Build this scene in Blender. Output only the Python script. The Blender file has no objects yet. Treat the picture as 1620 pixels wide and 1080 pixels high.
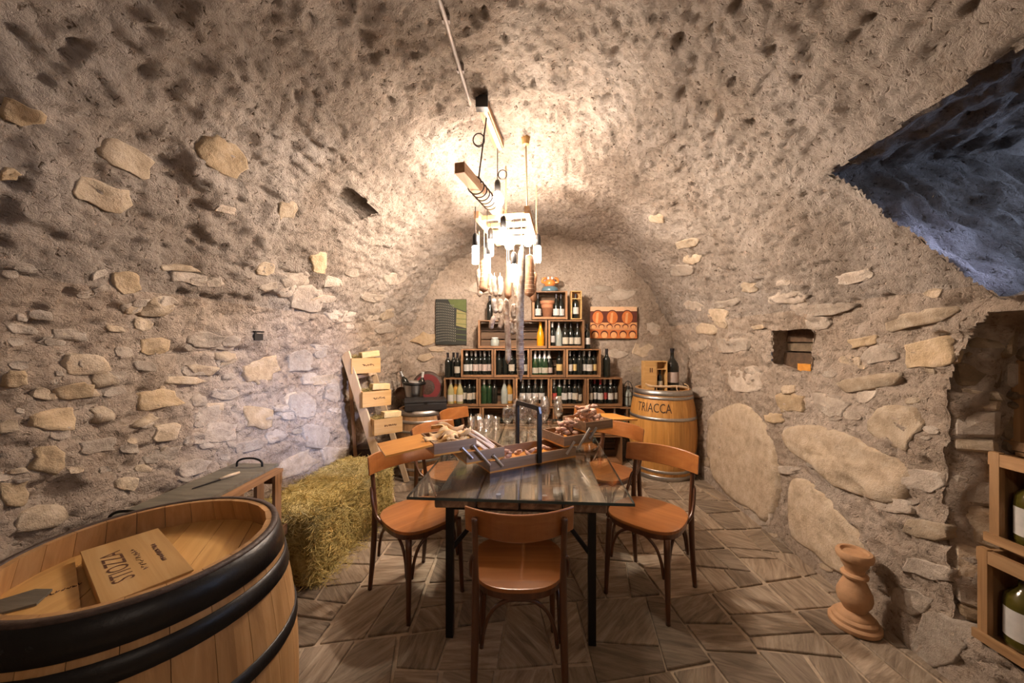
import bpy, bmesh, math, random
import numpy as np
from mathutils import Vector, Matrix

# ------------------------------------------------------------------ camera, world, light, exposure
S = bpy.context.scene
C = S.collection
F, CH, HX, HY = 580.0, 1.48, 810.0, 540.0
cam = bpy.data.cameras.new('camera'); cam.sensor_width = 36; cam.lens = 36 * F / 1620
cam.clip_start = 0.02; cam.clip_end = 60
camo = bpy.data.objects.new('camera', cam); C.objects.link(camo)
camo.location = (0, 0, CH); camo.rotation_euler = (math.pi / 2, 0, 0)
S.camera = camo
W = bpy.data.worlds.new('sky'); S.world = W; W.use_nodes = True
W.node_tree.nodes['Background'].inputs[0].default_value = (.55, .72, 1, 1)
W.node_tree.nodes['Background'].inputs[1].default_value = .02
S.view_settings.view_transform = 'Standard'; S.view_settings.look = 'None'
S.view_settings.gamma = 1; S.view_settings.use_curve_mapping = False
S.view_settings.exposure = 1.98
BULB = 420.0          # emission strength of the pendant bulbs
BULBCOL = (1, .83, .69)
# daylight behind the small window at the end of the lunette shaft
al = bpy.data.lights.new('window_daylight', 'AREA'); al.shape = 'RECTANGLE'; al.size = .4; al.size_y = .3; al.spread = .45
al.energy = 1.9; al.color = (.5, .6, 1)
alo = bpy.data.objects.new('window_daylight', al); C.objects.link(alo)
alo.location = (2.55, .90, 2.10)
alo.rotation_euler = (Vector((-1.58, 2.95, .88)) - Vector((2.55, .90, 2.10))).to_track_quat('-Z', 'Y').to_euler()

R = random.Random(7)
PI = math.pi

# ------------------------------------------------------------------ materials
def nt(name):
    m = bpy.data.materials.new(name); m.use_nodes = True
    t = m.node_tree; b = t.nodes['Principled BSDF']
    return m, t, b
def N(t, kind, **kw):
    n = t.nodes.new(kind)
    for k, v in kw.items():
        if k.startswith('i_'): n.inputs[k[2:].replace('_', ' ')].default_value = v
        else: setattr(n, k, v)
    return n
def L(t, a, ao, b, bi): t.links.new(a.outputs[ao], b.inputs[bi])
def ramp(t, cols):
    r = t.nodes.new('ShaderNodeValToRGB'); e = r.color_ramp.elements
    while len(e) < len(cols): e.new(.5)
    for i, (p, c) in enumerate(cols): e[i].position = p; e[i].color = (*c, 1)
    return r
def pm(name, cols, scale=8, stretch=(1, 1, 1), rough=.6, bump=.1, metal=0, detail=6, rand=.12, spec=.5, turn=False, bscale=None, coat=0, dist=0):
    """procedural material: noise -> colour ramp, noise -> bump, small value shift per object"""
    m, t, b = nt(name)
    tc = N(t, 'ShaderNodeTexCoord'); mp = N(t, 'ShaderNodeMapping'); mp.inputs['Scale'].default_value = stretch
    oi = N(t, 'ShaderNodeObjectInfo')
    add = N(t, 'ShaderNodeVectorMath', operation='ADD')
    mul = N(t, 'ShaderNodeMath', operation='MULTIPLY'); mul.inputs[1].default_value = 37.0
    L(t, oi, 'Random', mul, 0)
    src = tc; so = 'Object'
    if turn:
        vr = N(t, 'ShaderNodeVectorRotate', rotation_type='Z_AXIS')
        m2 = N(t, 'ShaderNodeMath', operation='MULTIPLY'); m2.inputs[1].default_value = 6.28
        L(t, oi, 'Random', m2, 0); L(t, tc, 'Object', vr, 'Vector'); L(t, m2, 0, vr, 'Angle'); src = vr; so = 'Vector'
    L(t, src, so, add, 0); L(t, mul, 0, add, 1); L(t, add, 0, mp, 'Vector')
    n = N(t, 'ShaderNodeTexNoise'); n.inputs['Scale'].default_value = scale; n.inputs['Detail'].default_value = detail
    n.inputs['Roughness'].default_value = .62; n.inputs['Distortion'].default_value = dist
    L(t, mp, 0, n, 'Vector')
    r = ramp(t, cols); L(t, n, 'Fac', r, 0)
    hs = N(t, 'ShaderNodeHueSaturation')
    mr = N(t, 'ShaderNodeMapRange'); mr.inputs['To Min'].default_value = 1 - rand; mr.inputs['To Max'].default_value = 1 + rand
    L(t, oi, 'Random', mr, 'Value'); L(t, mr, 0, hs, 'Value'); L(t, r, 0, hs, 'Color'); L(t, hs, 0, b, 'Base Color')
    b.inputs['Roughness'].default_value = rough; b.inputs['Metallic'].default_value = metal
    b.inputs['Specular IOR Level'].default_value = spec
    if coat: b.inputs['Coat Weight'].default_value = coat; b.inputs['Coat Roughness'].default_value = .12
    if bump:
        n2 = n
        if bscale:
            n2 = N(t, 'ShaderNodeTexNoise'); n2.inputs['Scale'].default_value = bscale; n2.inputs['Detail'].default_value = 8
            n2.inputs['Roughness'].default_value = .7; L(t, mp, 0, n2, 'Vector')
        bp = N(t, 'ShaderNodeBump'); bp.inputs['Strength'].default_value = bump; bp.inputs['Distance'].default_value = .02
        L(t, n2, 'Fac', bp, 'Height'); L(t, bp, 0, b, 'Normal')
    return m
def wood(name, dark, mid, light, axis='z', rough=.5, bump=.12, rand=.15, coat=0, sc=3.0):
    st = {'x': (.6, 9, 9), 'y': (9, .6, 9), 'z': (9, 9, .6)}[axis]
    return pm(name, [(.28, dark), (.5, mid), (.72, light)], scale=sc, stretch=st, rough=rough, bump=bump, rand=rand, coat=coat, dist=.6)
def plain(name, col, rough=.5, metal=0, rand=.05, bump=0, coat=0, scale=30, var=.8):
    d = tuple(c * var for c in col)
    return pm(name, [(.3, d), (.7, col)], scale=scale, rough=rough, metal=metal, rand=rand, bump=bump, coat=coat)
def clear_glass(name, tint=(1, 1, 1), gl=.04, ior=1.45):
    m, t, b = nt(name); t.nodes.remove(b)
    out = t.nodes['Material Output']
    tr = N(t, 'ShaderNodeBsdfTransparent'); tr.inputs[0].default_value = (*tint, 1)
    g = N(t, 'ShaderNodeBsdfGlossy'); g.inputs['Roughness'].default_value = gl; g.inputs['Color'].default_value = (1, 1, 1, 1)
    lw = N(t, 'ShaderNodeLayerWeight'); lw.inputs[0].default_value = .5
    pw = N(t, 'ShaderNodeMath', operation='POWER'); pw.inputs[1].default_value = 5; L(t, lw, 'Facing', pw, 0)
    f0 = ((ior - 1) / (ior + 1)) ** 2
    fr = N(t, 'ShaderNodeMath', operation='MULTIPLY_ADD'); fr.inputs[1].default_value = 1 - f0; fr.inputs[2].default_value = f0; L(t, pw, 0, fr, 0)
    mx = N(t, 'ShaderNodeMixShader'); L(t, fr, 0, mx, 0); L(t, tr, 0, mx, 1); L(t, g, 0, mx, 2); L(t, mx, 0, out, 0)
    return m
def emit(name, col, st):
    m, t, b = nt(name)
    b.inputs['Base Color'].default_value = (.9, .9, .9, 1)
    b.inputs['Emission Color'].default_value = (*col, 1); b.inputs['Emission Strength'].default_value = st
    return m
def plaster(name, tint=(1, 1, 1), fine=1.0, pit=.9):
    m, t, b = nt(name)
    tc = N(t, 'ShaderNodeTexCoord')
    def nz(sc, det=6, ro=.6, di=0):
        n = N(t, 'ShaderNodeTexNoise'); n.inputs['Scale'].default_value = sc; n.inputs['Detail'].default_value = det
        n.inputs['Roughness'].default_value = ro; n.inputs['Distortion'].default_value = di; L(t, tc, 'Object', n, 'Vector'); return n
    big = nz(1.6, 5, .6, .5)
    r = ramp(t, [(.3, tuple(a * b for a, b in zip((.36, .295, .24), tint))), (.5, tuple(a * b for a, b in zip((.475, .41, .35), tint))), (.72, tuple(a * b for a, b in zip((.58, .52, .465), tint)))])
    L(t, big, 'Fac', r, 0)
    sm = nz(30, 7, .7, .3)
    r2 = ramp(t, [(.30, (.62, .57, .52)), (.5, (.95, .93, .91)), (.7, (1.14, 1.12, 1.09))]); L(t, sm, 'Fac', r2, 0)
    mx = N(t, 'ShaderNodeMix', data_type='RGBA', blend_type='MULTIPLY'); mx.inputs['Factor'].default_value = 1
    L(t, r, 0, mx, 'A'); L(t, r2, 0, mx, 'B')
    sp = nz(48, 3, .55, .8)       # small pits, coloured darker than the plaster
    r3 = ramp(t, [(.30, (.22, .17, .13)), (.385, (1, 1, 1))]); L(t, sp, 'Fac', r3, 0)
    mx2 = N(t, 'ShaderNodeMix', data_type='RGBA', blend_type='MULTIPLY'); mx2.inputs['Factor'].default_value = pit
    L(t, mx, 'Result', mx2, 'A'); L(t, r3, 0, mx2, 'B'); L(t, mx2, 'Result', b, 'Base Color')
    b.inputs['Roughness'].default_value = .92; b.inputs['Specular IOR Level'].default_value = .15
    f2 = nz(95, 6, .75)
    cl = N(t, 'ShaderNodeMath', operation='MINIMUM'); cl.inputs[1].default_value = .45; L(t, sp, 'Fac', cl, 0)
    a1 = N(t, 'ShaderNodeMath', operation='MULTIPLY_ADD'); a1.inputs[1].default_value = .45; L(t, f2, 'Fac', a1, 0); L(t, sm, 'Fac', a1, 2)
    a2 = N(t, 'ShaderNodeMath', operation='MULTIPLY_ADD'); a2.inputs[1].default_value = 1.6; L(t, cl, 0, a2, 0); L(t, a1, 0, a2, 2)
    bp = N(t, 'ShaderNodeBump'); bp.inputs['Strength'].default_value = 1.0 * fine; bp.inputs['Distance'].default_value = .032
    L(t, a2, 0, bp, 'Height'); L(t, bp, 0, b, 'Normal')
    return m

M = {}
M['plaster'] = plaster('rough_lime_plaster')
M['plaster_low'] = plaster('rubble_wall_mortar', (1.08, 1.03, .97), .9, .6)
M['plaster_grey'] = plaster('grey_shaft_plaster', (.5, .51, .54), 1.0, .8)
M['stone_tan'] = pm('tan_wall_stone', [(.25, (.33, .25, .165)), (.5, (.48, .38, .27)), (.75, (.58, .49, .38))], scale=14, rough=.85, bump=.7, rand=.2, spec=.2, bscale=40)
M['stone_ochre'] = pm('ochre_wall_stone', [(.25, (.36, .26, .155)), (.5, (.50, .375, .235)), (.75, (.60, .475, .335))], scale=14, rough=.85, bump=.7, rand=.15, spec=.2, bscale=40)
M['stone_grey'] = pm('grey_wall_stone', [(.25, (.33, .27, .21)), (.5, (.46, .385, .31)), (.75, (.56, .49, .41))], scale=14, rough=.88, bump=.8, rand=.18, spec=.2, bscale=40)
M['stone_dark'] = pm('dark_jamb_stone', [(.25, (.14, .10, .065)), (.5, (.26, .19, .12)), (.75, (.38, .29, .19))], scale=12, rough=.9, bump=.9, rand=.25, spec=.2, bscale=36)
M['flag'] = pm('schist_flagstone', [(.3, (.15, .108, .073)), (.5, (.29, .222, .157)), (.72, (.44, .355, .265))], scale=5, stretch=(1, 7, 1), rough=.55, bump=.55, rand=.28, spec=.4, turn=True, dist=.7, bscale=9)
M['grout'] = pm('floor_mortar', [(.3, (.31, .235, .165)), (.7, (.48, .385, .285))], scale=20, rough=.9, bump=.4)
M['oak'] = wood('barrel_oak', (.32, .165, .06), (.44, .24, .092), (.54, .32, .145), 'z', .5, .06, .14)
M['oak_head'] = wood('barrel_head_oak', (.42, .23, .07), (.54, .31, .1), (.62, .38, .14), 'y', .45, .05, .1)
M['oak_old'] = wood('small_barrel_oak', (.24, .13, .06), (.38, .22, .10), (.48, .30, .15), 'z', .55, .08, .2)
M['oak_new'] = wood('orange_barrel_oak', (.36, .16, .035), (.52, .25, .06), (.60, .32, .10), 'z', .42, .06, .12, coat=.2)
M['hoop_black'] = plain('black_painted_hoop', (.016, .014, .013), .38, .3, bump=.1, scale=60)
M['hoop_steel'] = plain('galvanised_hoop', (.52, .5, .47), .38, .9, bump=.05, scale=40)
M['chime'] = plain('dark_worn_chime', (.085, .05, .035), .5, 0, bump=.3, scale=50, var=.5)
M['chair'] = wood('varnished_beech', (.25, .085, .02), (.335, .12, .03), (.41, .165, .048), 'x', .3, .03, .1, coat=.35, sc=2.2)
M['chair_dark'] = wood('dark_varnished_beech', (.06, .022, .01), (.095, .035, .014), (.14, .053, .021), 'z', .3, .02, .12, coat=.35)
M['pine'] = wood('wine_box_pine', (.44, .25, .085), (.54, .32, .115), (.61, .39, .17), 'x', .6, .05, .12)
M['crate'] = wood('stained_crate_pine', (.12, .055, .022), (.215, .105, .042), (.32, .175, .08), 'x', .6, .1, .25)
M['crate_v'] = wood('stained_crate_pine_upright', (.12, .055, .022), (.215, .105, .042), (.32, .175, .08), 'z', .6, .1, .25)
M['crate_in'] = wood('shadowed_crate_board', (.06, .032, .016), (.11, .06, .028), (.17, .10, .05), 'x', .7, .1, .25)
M['crate_y'] = wood('stained_crate_pine_deep', (.12, .055, .022), (.215, .105, .042), (.32, .175, .08), 'y', .6, .1, .25)
M['crl'] = wood('light_crate_pine_deep', (.22, .115, .045), (.33, .185, .08), (.43, .26, .125), 'y', .6, .1, .2)
M['crl_v'] = wood('light_crate_pine_upright', (.22, .115, .045), (.33, .185, .08), (.43, .26, .125), 'z', .6, .1, .2)
M['pale'] = wood('pale_planed_board', (.48, .33, .19), (.60, .44, .28), (.68, .53, .36), 'z', .6, .05, .12)
M['oldtop'] = wood('old_table_plank', (.045, .026, .015), (.15, .092, .056), (.38, .26, .165), 'y', .6, .35, .3, sc=1.6)
M['tray'] = wood('tray_walnut', (.15, .09, .05), (.225, .14, .08), (.31, .2, .12), 'x', .4, .04, .1, coat=.15)
M['tray_in'] = wood('tray_orange_floor', (.44, .17, .025), (.55, .23, .035), (.62, .29, .06), 'x', .4, .04, .08, coat=.15)
M['iron'] = plain('black_iron', (.022, .02, .019), .42, .6, scale=40)
M['steel'] = plain('brushed_steel', (.62, .61, .6), .28, 1, scale=60)
M['beam'] = wood('hung_timber', (.26, .13, .06), (.36, .2, .1), (.46, .28, .16), 'y', .65, .1, .1)
M['cord'] = plain('dark_cable', (.05, .035, .028), .6)
M['rope'] = plain('jute_rope', (.42, .3, .16), .9, bump=.4, scale=90)
M['string'] = plain('butcher_string', (.6, .48, .34), .9)
M['bulb'] = emit('lit_bulb_glass', BULBCOL, BULB)
M['bulb_mid'] = emit('lit_bulb_glass_dimmer', BULBCOL, BULB * .24)
M['bulb_soft'] = emit('lit_tube_glass', BULBCOL, BULB * .045)
M['glass'] = clear_glass('clear_glass', (.93, .935, .935), .03, 2.3)
M['table_glass'] = clear_glass('table_glass', (.93, .96, .95), .015, 1.5)
M['table_edge'] = plain('glass_edge_tint', (.035, .06, .06), .15)
M['bg_dark'] = plain('dark_bottle_glass', (.012, .014, .011), .09, coat=.3, var=.6)
M['bg_green'] = plain('green_bottle_glass', (.02, .05, .02), .09, coat=.3, var=.6)
M['bg_olive'] = plain('olive_oil_glass', (.085, .07, .012), .1, coat=.4, var=.6)
M['bg_pale'] = plain('white_wine_glass', (.36, .33, .16), .1, coat=.3, var=.8)
M['bg_amber'] = plain('amber_wine_glass', (.5, .26, .05), .1, coat=.3, var=.8)
M['bg_clear'] = plain('frosted_bottle_glass', (.34, .37, .33), .15, coat=.3)
M['bg_orange'] = plain('orange_liqueur_glass', (.8, .33, .01), .12, coat=.4, var=.75)
M['lb_cream'] = plain('cream_paper_label', (0.436, 0.396, 0.317), .7)
M['lb_white'] = plain('white_paper_label', (0.518, 0.497, 0.462), .7)
M['lb_pink'] = plain('pinkish_paper_label', (0.434, 0.350, 0.308), .7)
M['lb_gold'] = plain('gold_paper_label', (.6, .43, .18), .5)
M['lb_red'] = plain('red_paper_label', (.4, .06, .05), .6)
M['cap_dark'] = plain('dark_foil', (.025, .02, .022), .35, .4)
M['cap_white'] = plain('white_foil', (.6, .58, .54), .4)
M['cap_red'] = plain('red_foil', (.34, .03, .03), .35)
M['cap_silver'] = plain('silver_foil', (.55, .55, .55), .3, .8)
M['slate'] = pm('green_grey_slate', [(.3, (.085, .075, .055)), (.7, (.17, .15, .11))], scale=6, stretch=(1, 5, 1), rough=.6, bump=.25)
M['hay'] = pm('dry_hay', [(.25, (.14, .10, .03)), (.5, (.34, .26, .09)), (.75, (.52, .42, .18))], scale=30, rough=.85, bump=.6, spec=.2)
M['straw'] = pm('straw_stalk', [(.25, (.26, .2, .06)), (.5, (.48, .37, .13)), (.78, (.66, .55, .26))], scale=9, rough=.75, bump=0, spec=.25)
M['cheese'] = plain('pale_cheese_rind', (.72, .56, .28), .6, bump=.15)
M['bread'] = pm('crisp_flatbread', [(.3, (.56, .3, .09)), (.55, (.72, .45, .18)), (.75, (.8, .58, .3))], scale=20, rough=.7, bump=.3)
M['stick'] = pm('pale_breadstick', [(.3, (.6, .42, .27)), (.7, (.76, .6, .44))], scale=20, rough=.75, bump=.3)
M['meat'] = pm('cured_meat_piece', [(.3, (.36, .16, .1)), (.5, (.56, .34, .24)), (.7, (.74, .58, .46))], scale=24, rough=.6, bump=.3, rand=.3)
M['salami'] = pm('mould_dusted_salami', [(.3, (.17, .10, .065)), (.48, (.29, .215, .16)), (.62, (.43, .385, .33))], scale=26, rough=.8, bump=.5, rand=.15)
M['ham'] = pm('brown_cured_ham', [(.3, (.13, .055, .028)), (.55, (.24, .125, .065)), (.75, (.34, .21, .125))], scale=14, rough=.6, bump=.4, rand=.15)
M['clay'] = plain('turned_terracotta', (.50, .285, .145), .75, bump=.2, scale=22)
M['terracotta'] = plain('flower_pot_clay', (.46, .2, .1), .8, bump=.1)
M['blackbox'] = plain('black_leather_case', (.022, .02, .02), .45, bump=.15, scale=70)
M['ink'] = plain('burnt_lettering', (.10, .035, .012), .7)
M['ink_d'] = plain('dark_lettering', (.06, .03, .015), .7)
M['dial'] = plain('dark_red_disc_paint', (.2, .03, .03), .5)
M['black'] = plain('black_plastic', (.02, .018, .017), .4)
M['pipe'] = plain('grey_conduit', (.36, .3, .26), .5)
M['copper'] = plain('dull_copper', (.16, .09, .055), .45, .6)
M['orange_glaze'] = plain('orange_glaze', (.72, .22, .05), .2, coat=.5)
M['blue_glaze'] = plain('slate_blue_glaze', (.1, .18, .22), .2, coat=.5)
M['white_glaze'] = plain('white_glaze', (.75, .72, .66), .25)
M['canvas'] = plain('picture_ground', (.62, .3, .14), .7)
M['pr_orange'] = plain('print_orange', (.62, .17, .035), .7)
M['pr_light'] = plain('print_light_orange', (.74, .36, .14), .7)
M['pr_dark'] = plain('print_dark_brown', (.12, .025, .012), .7)
M['pr_sky'] = plain('print_pale_peach', (.78, .5, .3), .7)
M['pr_green'] = plain('print_vine_green', (.11, .14, .035), .7)
M['pr_slate'] = plain('print_slate', (.022, .024, .018), .7)
M['pr_grey'] = plain('print_grey_row', (.19, .18, .15), .7)
M['pr_olive'] = plain('print_olive', (.27, .24, .09), .7)

# ------------------------------------------------------------------ helpers
def obj(name, me, m=None, parent=None, loc=None, smooth=False):
    o = bpy.data.objects.new(name, me); C.objects.link(o)
    if m is not None:
        if len(me.materials) == 0: me.materials.append(M[m] if isinstance(m, str) else m)
        else:
            o.material_slots[0].link = 'OBJECT'; o.material_slots[0].material = M[m] if isinstance(m, str) else m
    if parent: o.parent = parent
    if loc is not None: o.location = loc
    if smooth: me.polygons.foreach_set('use_smooth', [True] * len(me.polygons))
    return o
def tag(o, label=None, cat=None, group=None, kind=None):
    if label: o['label'] = label
    if cat: o['category'] = cat
    if group: o['group'] = group
    if kind: o['kind'] = kind
    return o
def thing(name, label, cat, loc=(0, 0, 0), rz=0, group=None, rx=0, ry=0):
    o = bpy.data.objects.new(name, None); C.objects.link(o); o.empty_display_size = .05
    o.location = loc; o.rotation_euler = (rx, ry, rz)
    return tag(o, label, cat, group)
class MB:
    def __init__(s): s.v = []; s.f = []
    def add(s, v, f):
        k = len(s.v); s.v += [tuple(p) for p in v]; s.f += [tuple(i + k for i in q) for q in f]; return s
    def box(s, c, d, rot=None, jit=0):
        x, y, z = d[0] / 2, d[1] / 2, d[2] / 2
        P = [Vector((a * x, b * y, e * z)) for e in (-1, 1) for a, b in ((-1, -1), (1, -1), (1, 1), (-1, 1))]
        if rot is not None: P = [rot @ p for p in P]
        P = [p + Vector(c) + Vector((R.uniform(-jit, jit), R.uniform(-jit, jit), R.uniform(-jit, jit))) for p in P]
        return s.add(P, [(3, 2, 1, 0), (4, 5, 6, 7), (0, 1, 5, 4), (1, 2, 6, 5), (2, 3, 7, 6), (3, 0, 4, 7)])
    def tube(s, pts, r, n=8, cap=True):
        pts = [Vector(p) for p in pts]; k = len(pts)
        rs = r if isinstance(r, (list, tuple)) else [r] * k
        V = []; up = None
        for i, p in enumerate(pts):
            d = (pts[min(i + 1, k - 1)] - pts[max(i - 1, 0)]).normalized()
            if up is None: up = Vector((0, 0, 1)) if abs(d.z) < .9 else Vector((1, 0, 0))
            a = d.cross(up)
            if a.length < 1e-5: a = d.cross(Vector((0, 1, 0)))
            a.normalize(); b = a.cross(d).normalized(); up = b
            V += [p + (a * math.cos(2 * PI * j / n) + b * math.sin(2 * PI * j / n)) * rs[i] for j in range(n)]
        Fc = [(i * n + j, i * n + (j + 1) % n, (i + 1) * n + (j + 1) % n, (i + 1) * n + j) for i in range(k - 1) for j in range(n)]
        if cap: Fc += [tuple(range(n))[::-1], tuple((k - 1) * n + j for j in range(n))]
        return s.add(V, Fc)
    def lathe(s, prof, n=24, c=(0, 0, 0), a0=0, a1=2 * PI):
        full = abs(a1 - a0 - 2 * PI) < 1e-6; m = n if full else n + 1; V = []
        for r, z in prof:
            for j in range(m):
                a = a0 + (a1 - a0) * j / n
                V.append((c[0] + r * math.cos(a), c[1] + r * math.sin(a), c[2] + z))
        Fc = []
        for i in range(len(prof) - 1):
            for j in range(n if full else n):
                q = (j + 1) % m
                Fc.append((i * m + j, i * m + q, (i + 1) * m + q, (i + 1) * m + j))
        return s.add(V, Fc)
    def prism(s, poly, z0, z1):
        n = len(poly)
        V = [(p[0], p[1], z0) for p in poly] + [(p[0], p[1], z1) for p in poly]
        return s.add(V, [tuple(range(n))[::-1], tuple(range(n, 2 * n))] + [(i, (i + 1) % n, n + (i + 1) % n, n + i) for i in range(n)])
    def mesh(s, name, smooth=False):
        me = bpy.data.meshes.new(name); me.from_pydata(s.v, [], s.f); me.validate()
        if smooth: me.polygons.foreach_set('use_smooth', [True] * len(me.polygons))
        me.update(); return me
    def build(s, name, m, parent=None, smooth=False, bevel=0, loc=None):
        me = s.mesh(name, smooth)
        if bevel: bevel_mesh(me, bevel)
        return obj(name, me, m, parent, loc)
def bevel_mesh(me, w, seg=1):
    bm = bmesh.new(); bm.from_mesh(me); bmesh.ops.recalc_face_normals(bm, faces=bm.faces)
    bmesh.ops.bevel(bm, geom=[e for e in bm.edges if e.calc_face_angle(0) > .5], offset=w, segments=seg, affect='EDGES', profile=.7)
    bm.to_mesh(me); bm.free()
def curve_pts(P, k=6):
    """Catmull-Rom through P"""
    P = [Vector(p) for p in P]; Q = [2 * P[0] - P[1]] + P + [2 * P[-1] - P[-2]]; out = []
    for i in range(1, len(Q) - 2):
        for j in range(k):
            t = j / k; a, b, c, d = Q[i - 1], Q[i], Q[i + 1], Q[i + 2]
            out.append(.5 * ((2 * b) + (c - a) * t + (2 * a - 5 * b + 4 * c - d) * t * t + (3 * b - a - 3 * c + d) * t ** 3))
    return out + [P[-1]]
def gp(px, py, h):          # pixel at a known height -> place in the room
    y = F * (CH - h) / (py - HY); return Vector(((px - HX) / F * y, y, h))
def dp(px, py, y):          # pixel at a known distance
    return Vector(((px - HX) / F * y, y, CH - (py - HY) / F * y))
def text_mesh(s, size, name='lettering', extrude=0):
    cu = bpy.data.curves.new(name, 'FONT'); cu.body = s; cu.size = size; cu.align_x = 'CENTER'; cu.align_y = 'CENTER'; cu.resolution_u = 3
    o = bpy.data.objects.new('tmp_text', cu); C.objects.link(o); bpy.context.view_layer.update()
    me = bpy.data.meshes.new_from_object(o.evaluated_get(bpy.context.evaluated_depsgraph_get())); me.name = name; me.materials.clear()
    bpy.data.objects.remove(o); bpy.data.curves.remove(cu); return me
def copy_tree(o, parent=None):
    c = o.copy(); C.objects.link(c)
    if parent: c.parent = parent
    for ch in list(o.children): copy_tree(ch, c)
    return c
ORD = ['leftmost', 'second from left', 'third from left', 'fourth from left', 'fifth from left', 'sixth from left', 'seventh from left']

# ------------------------------------------------------------------ noise
def _g(ix, iy, sd):
    h = (ix.astype(np.int64) * 374761393 + iy.astype(np.int64) * 668265263 + sd * 1274126177) & 0xffffffff
    h = ((h ^ (h >> 13)) * 1274126177) & 0xffffffff; h = h ^ (h >> 16)
    a = (h & 0xffff) / 65536.0 * 2 * np.pi; return np.cos(a), np.sin(a)
def pn(x, y, sd=0):
    xi = np.floor(x); yi = np.floor(y); fx = x - xi; fy = y - yi
    u = fx * fx * fx * (fx * (fx * 6 - 15) + 10); v = fy * fy * fy * (fy * (fy * 6 - 15) + 10)
    r = []
    for a, b in ((0, 0), (1, 0), (0, 1), (1, 1)):
        gx, gy = _g(xi + a, yi + b, sd); r.append(gx * (fx - a) + gy * (fy - b))
    return ((r[0] * (1 - u) + r[1] * u) * (1 - v) + (r[2] * (1 - u) + r[3] * u) * v) * 1.5
def fbm(x, y, o=4, sd=0):
    t = 0; a = 1.0
    for i in range(o): t = t + a * pn(x * 2 ** i, y * 2 ** i, sd + i * 17); a *= .5
    return t

# ------------------------------------------------------------------ the vault
def prof(Y):
    k = (np.asarray(Y, float) - 2.0) / 2.68
    return .10 + .25 * k, 1.82 - .07 * k, 1.10 + 0 * k        # centre x, radius, springing height
def surf(Y, u):
    """u 0..1 left wall, 1..2 arch, 2..3 right wall -> position and inward normal (arrays)"""
    xc, r, hc = prof(Y); Y = np.asarray(Y, float); u = np.asarray(u, float)
    th = np.pi * (1 - np.clip(u - 1, 0, 1)); a = (u >= 1) & (u <= 2); l = u < 1
    x = np.where(a, xc + r * np.cos(th), np.where(l, xc - r, xc + r))
    z = np.where(a, hc + r * np.sin(th), np.where(l, u * hc, (3 - u) * hc))
    nx = np.where(a, -np.cos(th), np.where(l, 1., -1.)); nz = np.where(a, -np.sin(th), 0.)
    s = np.where(a, hc + r * (np.pi - th), np.where(l, u * hc, hc + np.pi * r + (u - 2) * hc))
    return x, Y + 0 * x, z, nx, nz, s
def disp(Y, u, s):
    low = fbm(Y * 1.3, s * 1.3, 3, 3) * .035
    mid = fbm(Y * 5.5, s * 8, 3, 11) * .020
    fin = fbm(Y * 20, s * 26, 3, 29) * .0095
    left = np.clip((1.62 - u) * 3, 0, 1)
    course = pn(Y * 3.2, s * 13, 41) + .5 * pn(Y * 8, s * 20, 43)
    pits = np.clip(course - .38, 0, 1) * (.02 + .06 * left) * np.clip(fbm(Y * .9, s * .9, 2, 51) + .6, 0, 1)
    p2 = np.clip(pn(Y * 14, s * 19, 61) - .34, 0, 1) * .05
    lump = np.clip(pn(Y * 6, s * 9, 71) - .1, 0, 1) * .03 * left
    floorfade = np.clip(np.minimum(u, 3 - u) * 6, .25, 1)
    return (low + mid + fin - pits - p2 + lump) * floorfade
def hit(px, py):
    """first point of the vault behind a pixel -> (Y, u)"""
    dx = (px - HX) / F; dz = -(py - HY) / F
    def out(y):
        xc, r, hc = prof(y); x = dx * y; z = CH + dz * y
        return (abs(x - xc) > r) if z < hc else ((x - xc) ** 2 + (z - hc) ** 2 > r * r)
    a = .3
    while not out(a) and a < 4.68: a += .01
    lo, hi = a - .01, a
    for _ in range(20):
        m_ = (lo + hi) / 2
        if out(m_): hi = m_
        else: lo = m_
    y = lo; xc, r, hc = prof(y); x = dx * y; z = CH + dz * y
    if z < hc: u = z / hc if x < xc else 3 - z / hc
    else: u = 1 + (PI - math.atan2(z - hc, x - xc)) / PI
    return y, float(u)
def wallp(y, u, lift=0):
    x, yy, z, nx, nz, s = surf(np.array([y]), np.array([u])); d = disp(yy, np.array([u]), s)[0] + lift
    return Vector((x[0] + nx[0] * d, y, z[0] + nz[0] * d)), Vector((nx[0], 0, nz[0]))
def u_right(y, h):
    xc, r, hc = prof(y)
    if h < hc: return 3 - h / hc
    return 1 + (PI - math.asin(min(1, (h - hc) / r))) / PI
def inside(poly, X, Y):
    r = np.zeros(X.shape, bool); n = len(poly)
    for i in range(n):
        x1, y1 = poly[i]; x2, y2 = poly[(i + 1) % n]
        c = ((y1 > Y) != (y2 > Y)) & (X < (x2 - x1) * (Y - y1) / (y2 - y1 + 1e-12) + x1); r ^= c
    return r

LUN = [(1.73, 2.26), (1.56, 1.964), (1.365, 1.645), (.75, 1.60), (.45, 1.95), (.2, 2.27), (1.07, 2.30)]
ALC = [(1.57, .28), (1.60, .9), (1.58, 1.3), (1.50, 1.5), (1.39, 1.59), (.1, 1.57), (.1, .28)]
def dens(p, d=.03):
    o = []
    for i in range(len(p)):
        a, b = p[i], p[(i + 1) % len(p)]; k = max(1, int(math.dist(a, b) / d))
        o += [(a[0] + (b[0] - a[0]) * j / k, a[1] + (b[1] - a[1]) * j / k) for j in range(k)]
    return o
lun_u = [(y, u_right(y, h)) for y, h in dens(LUN)]
alc_u = [(y, u_right(y, h)) for y, h in dens(ALC)]
nich_u = [hit(*p) for p in ((1219, 523), (1283, 520), (1281, 560), (1279, 588), (1240, 582), (1221, 575))]
hole_u = [hit(*p) for p in ((533, 314), (554, 297), (574, 312), (593, 330), (570, 342), (538, 336))]
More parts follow.
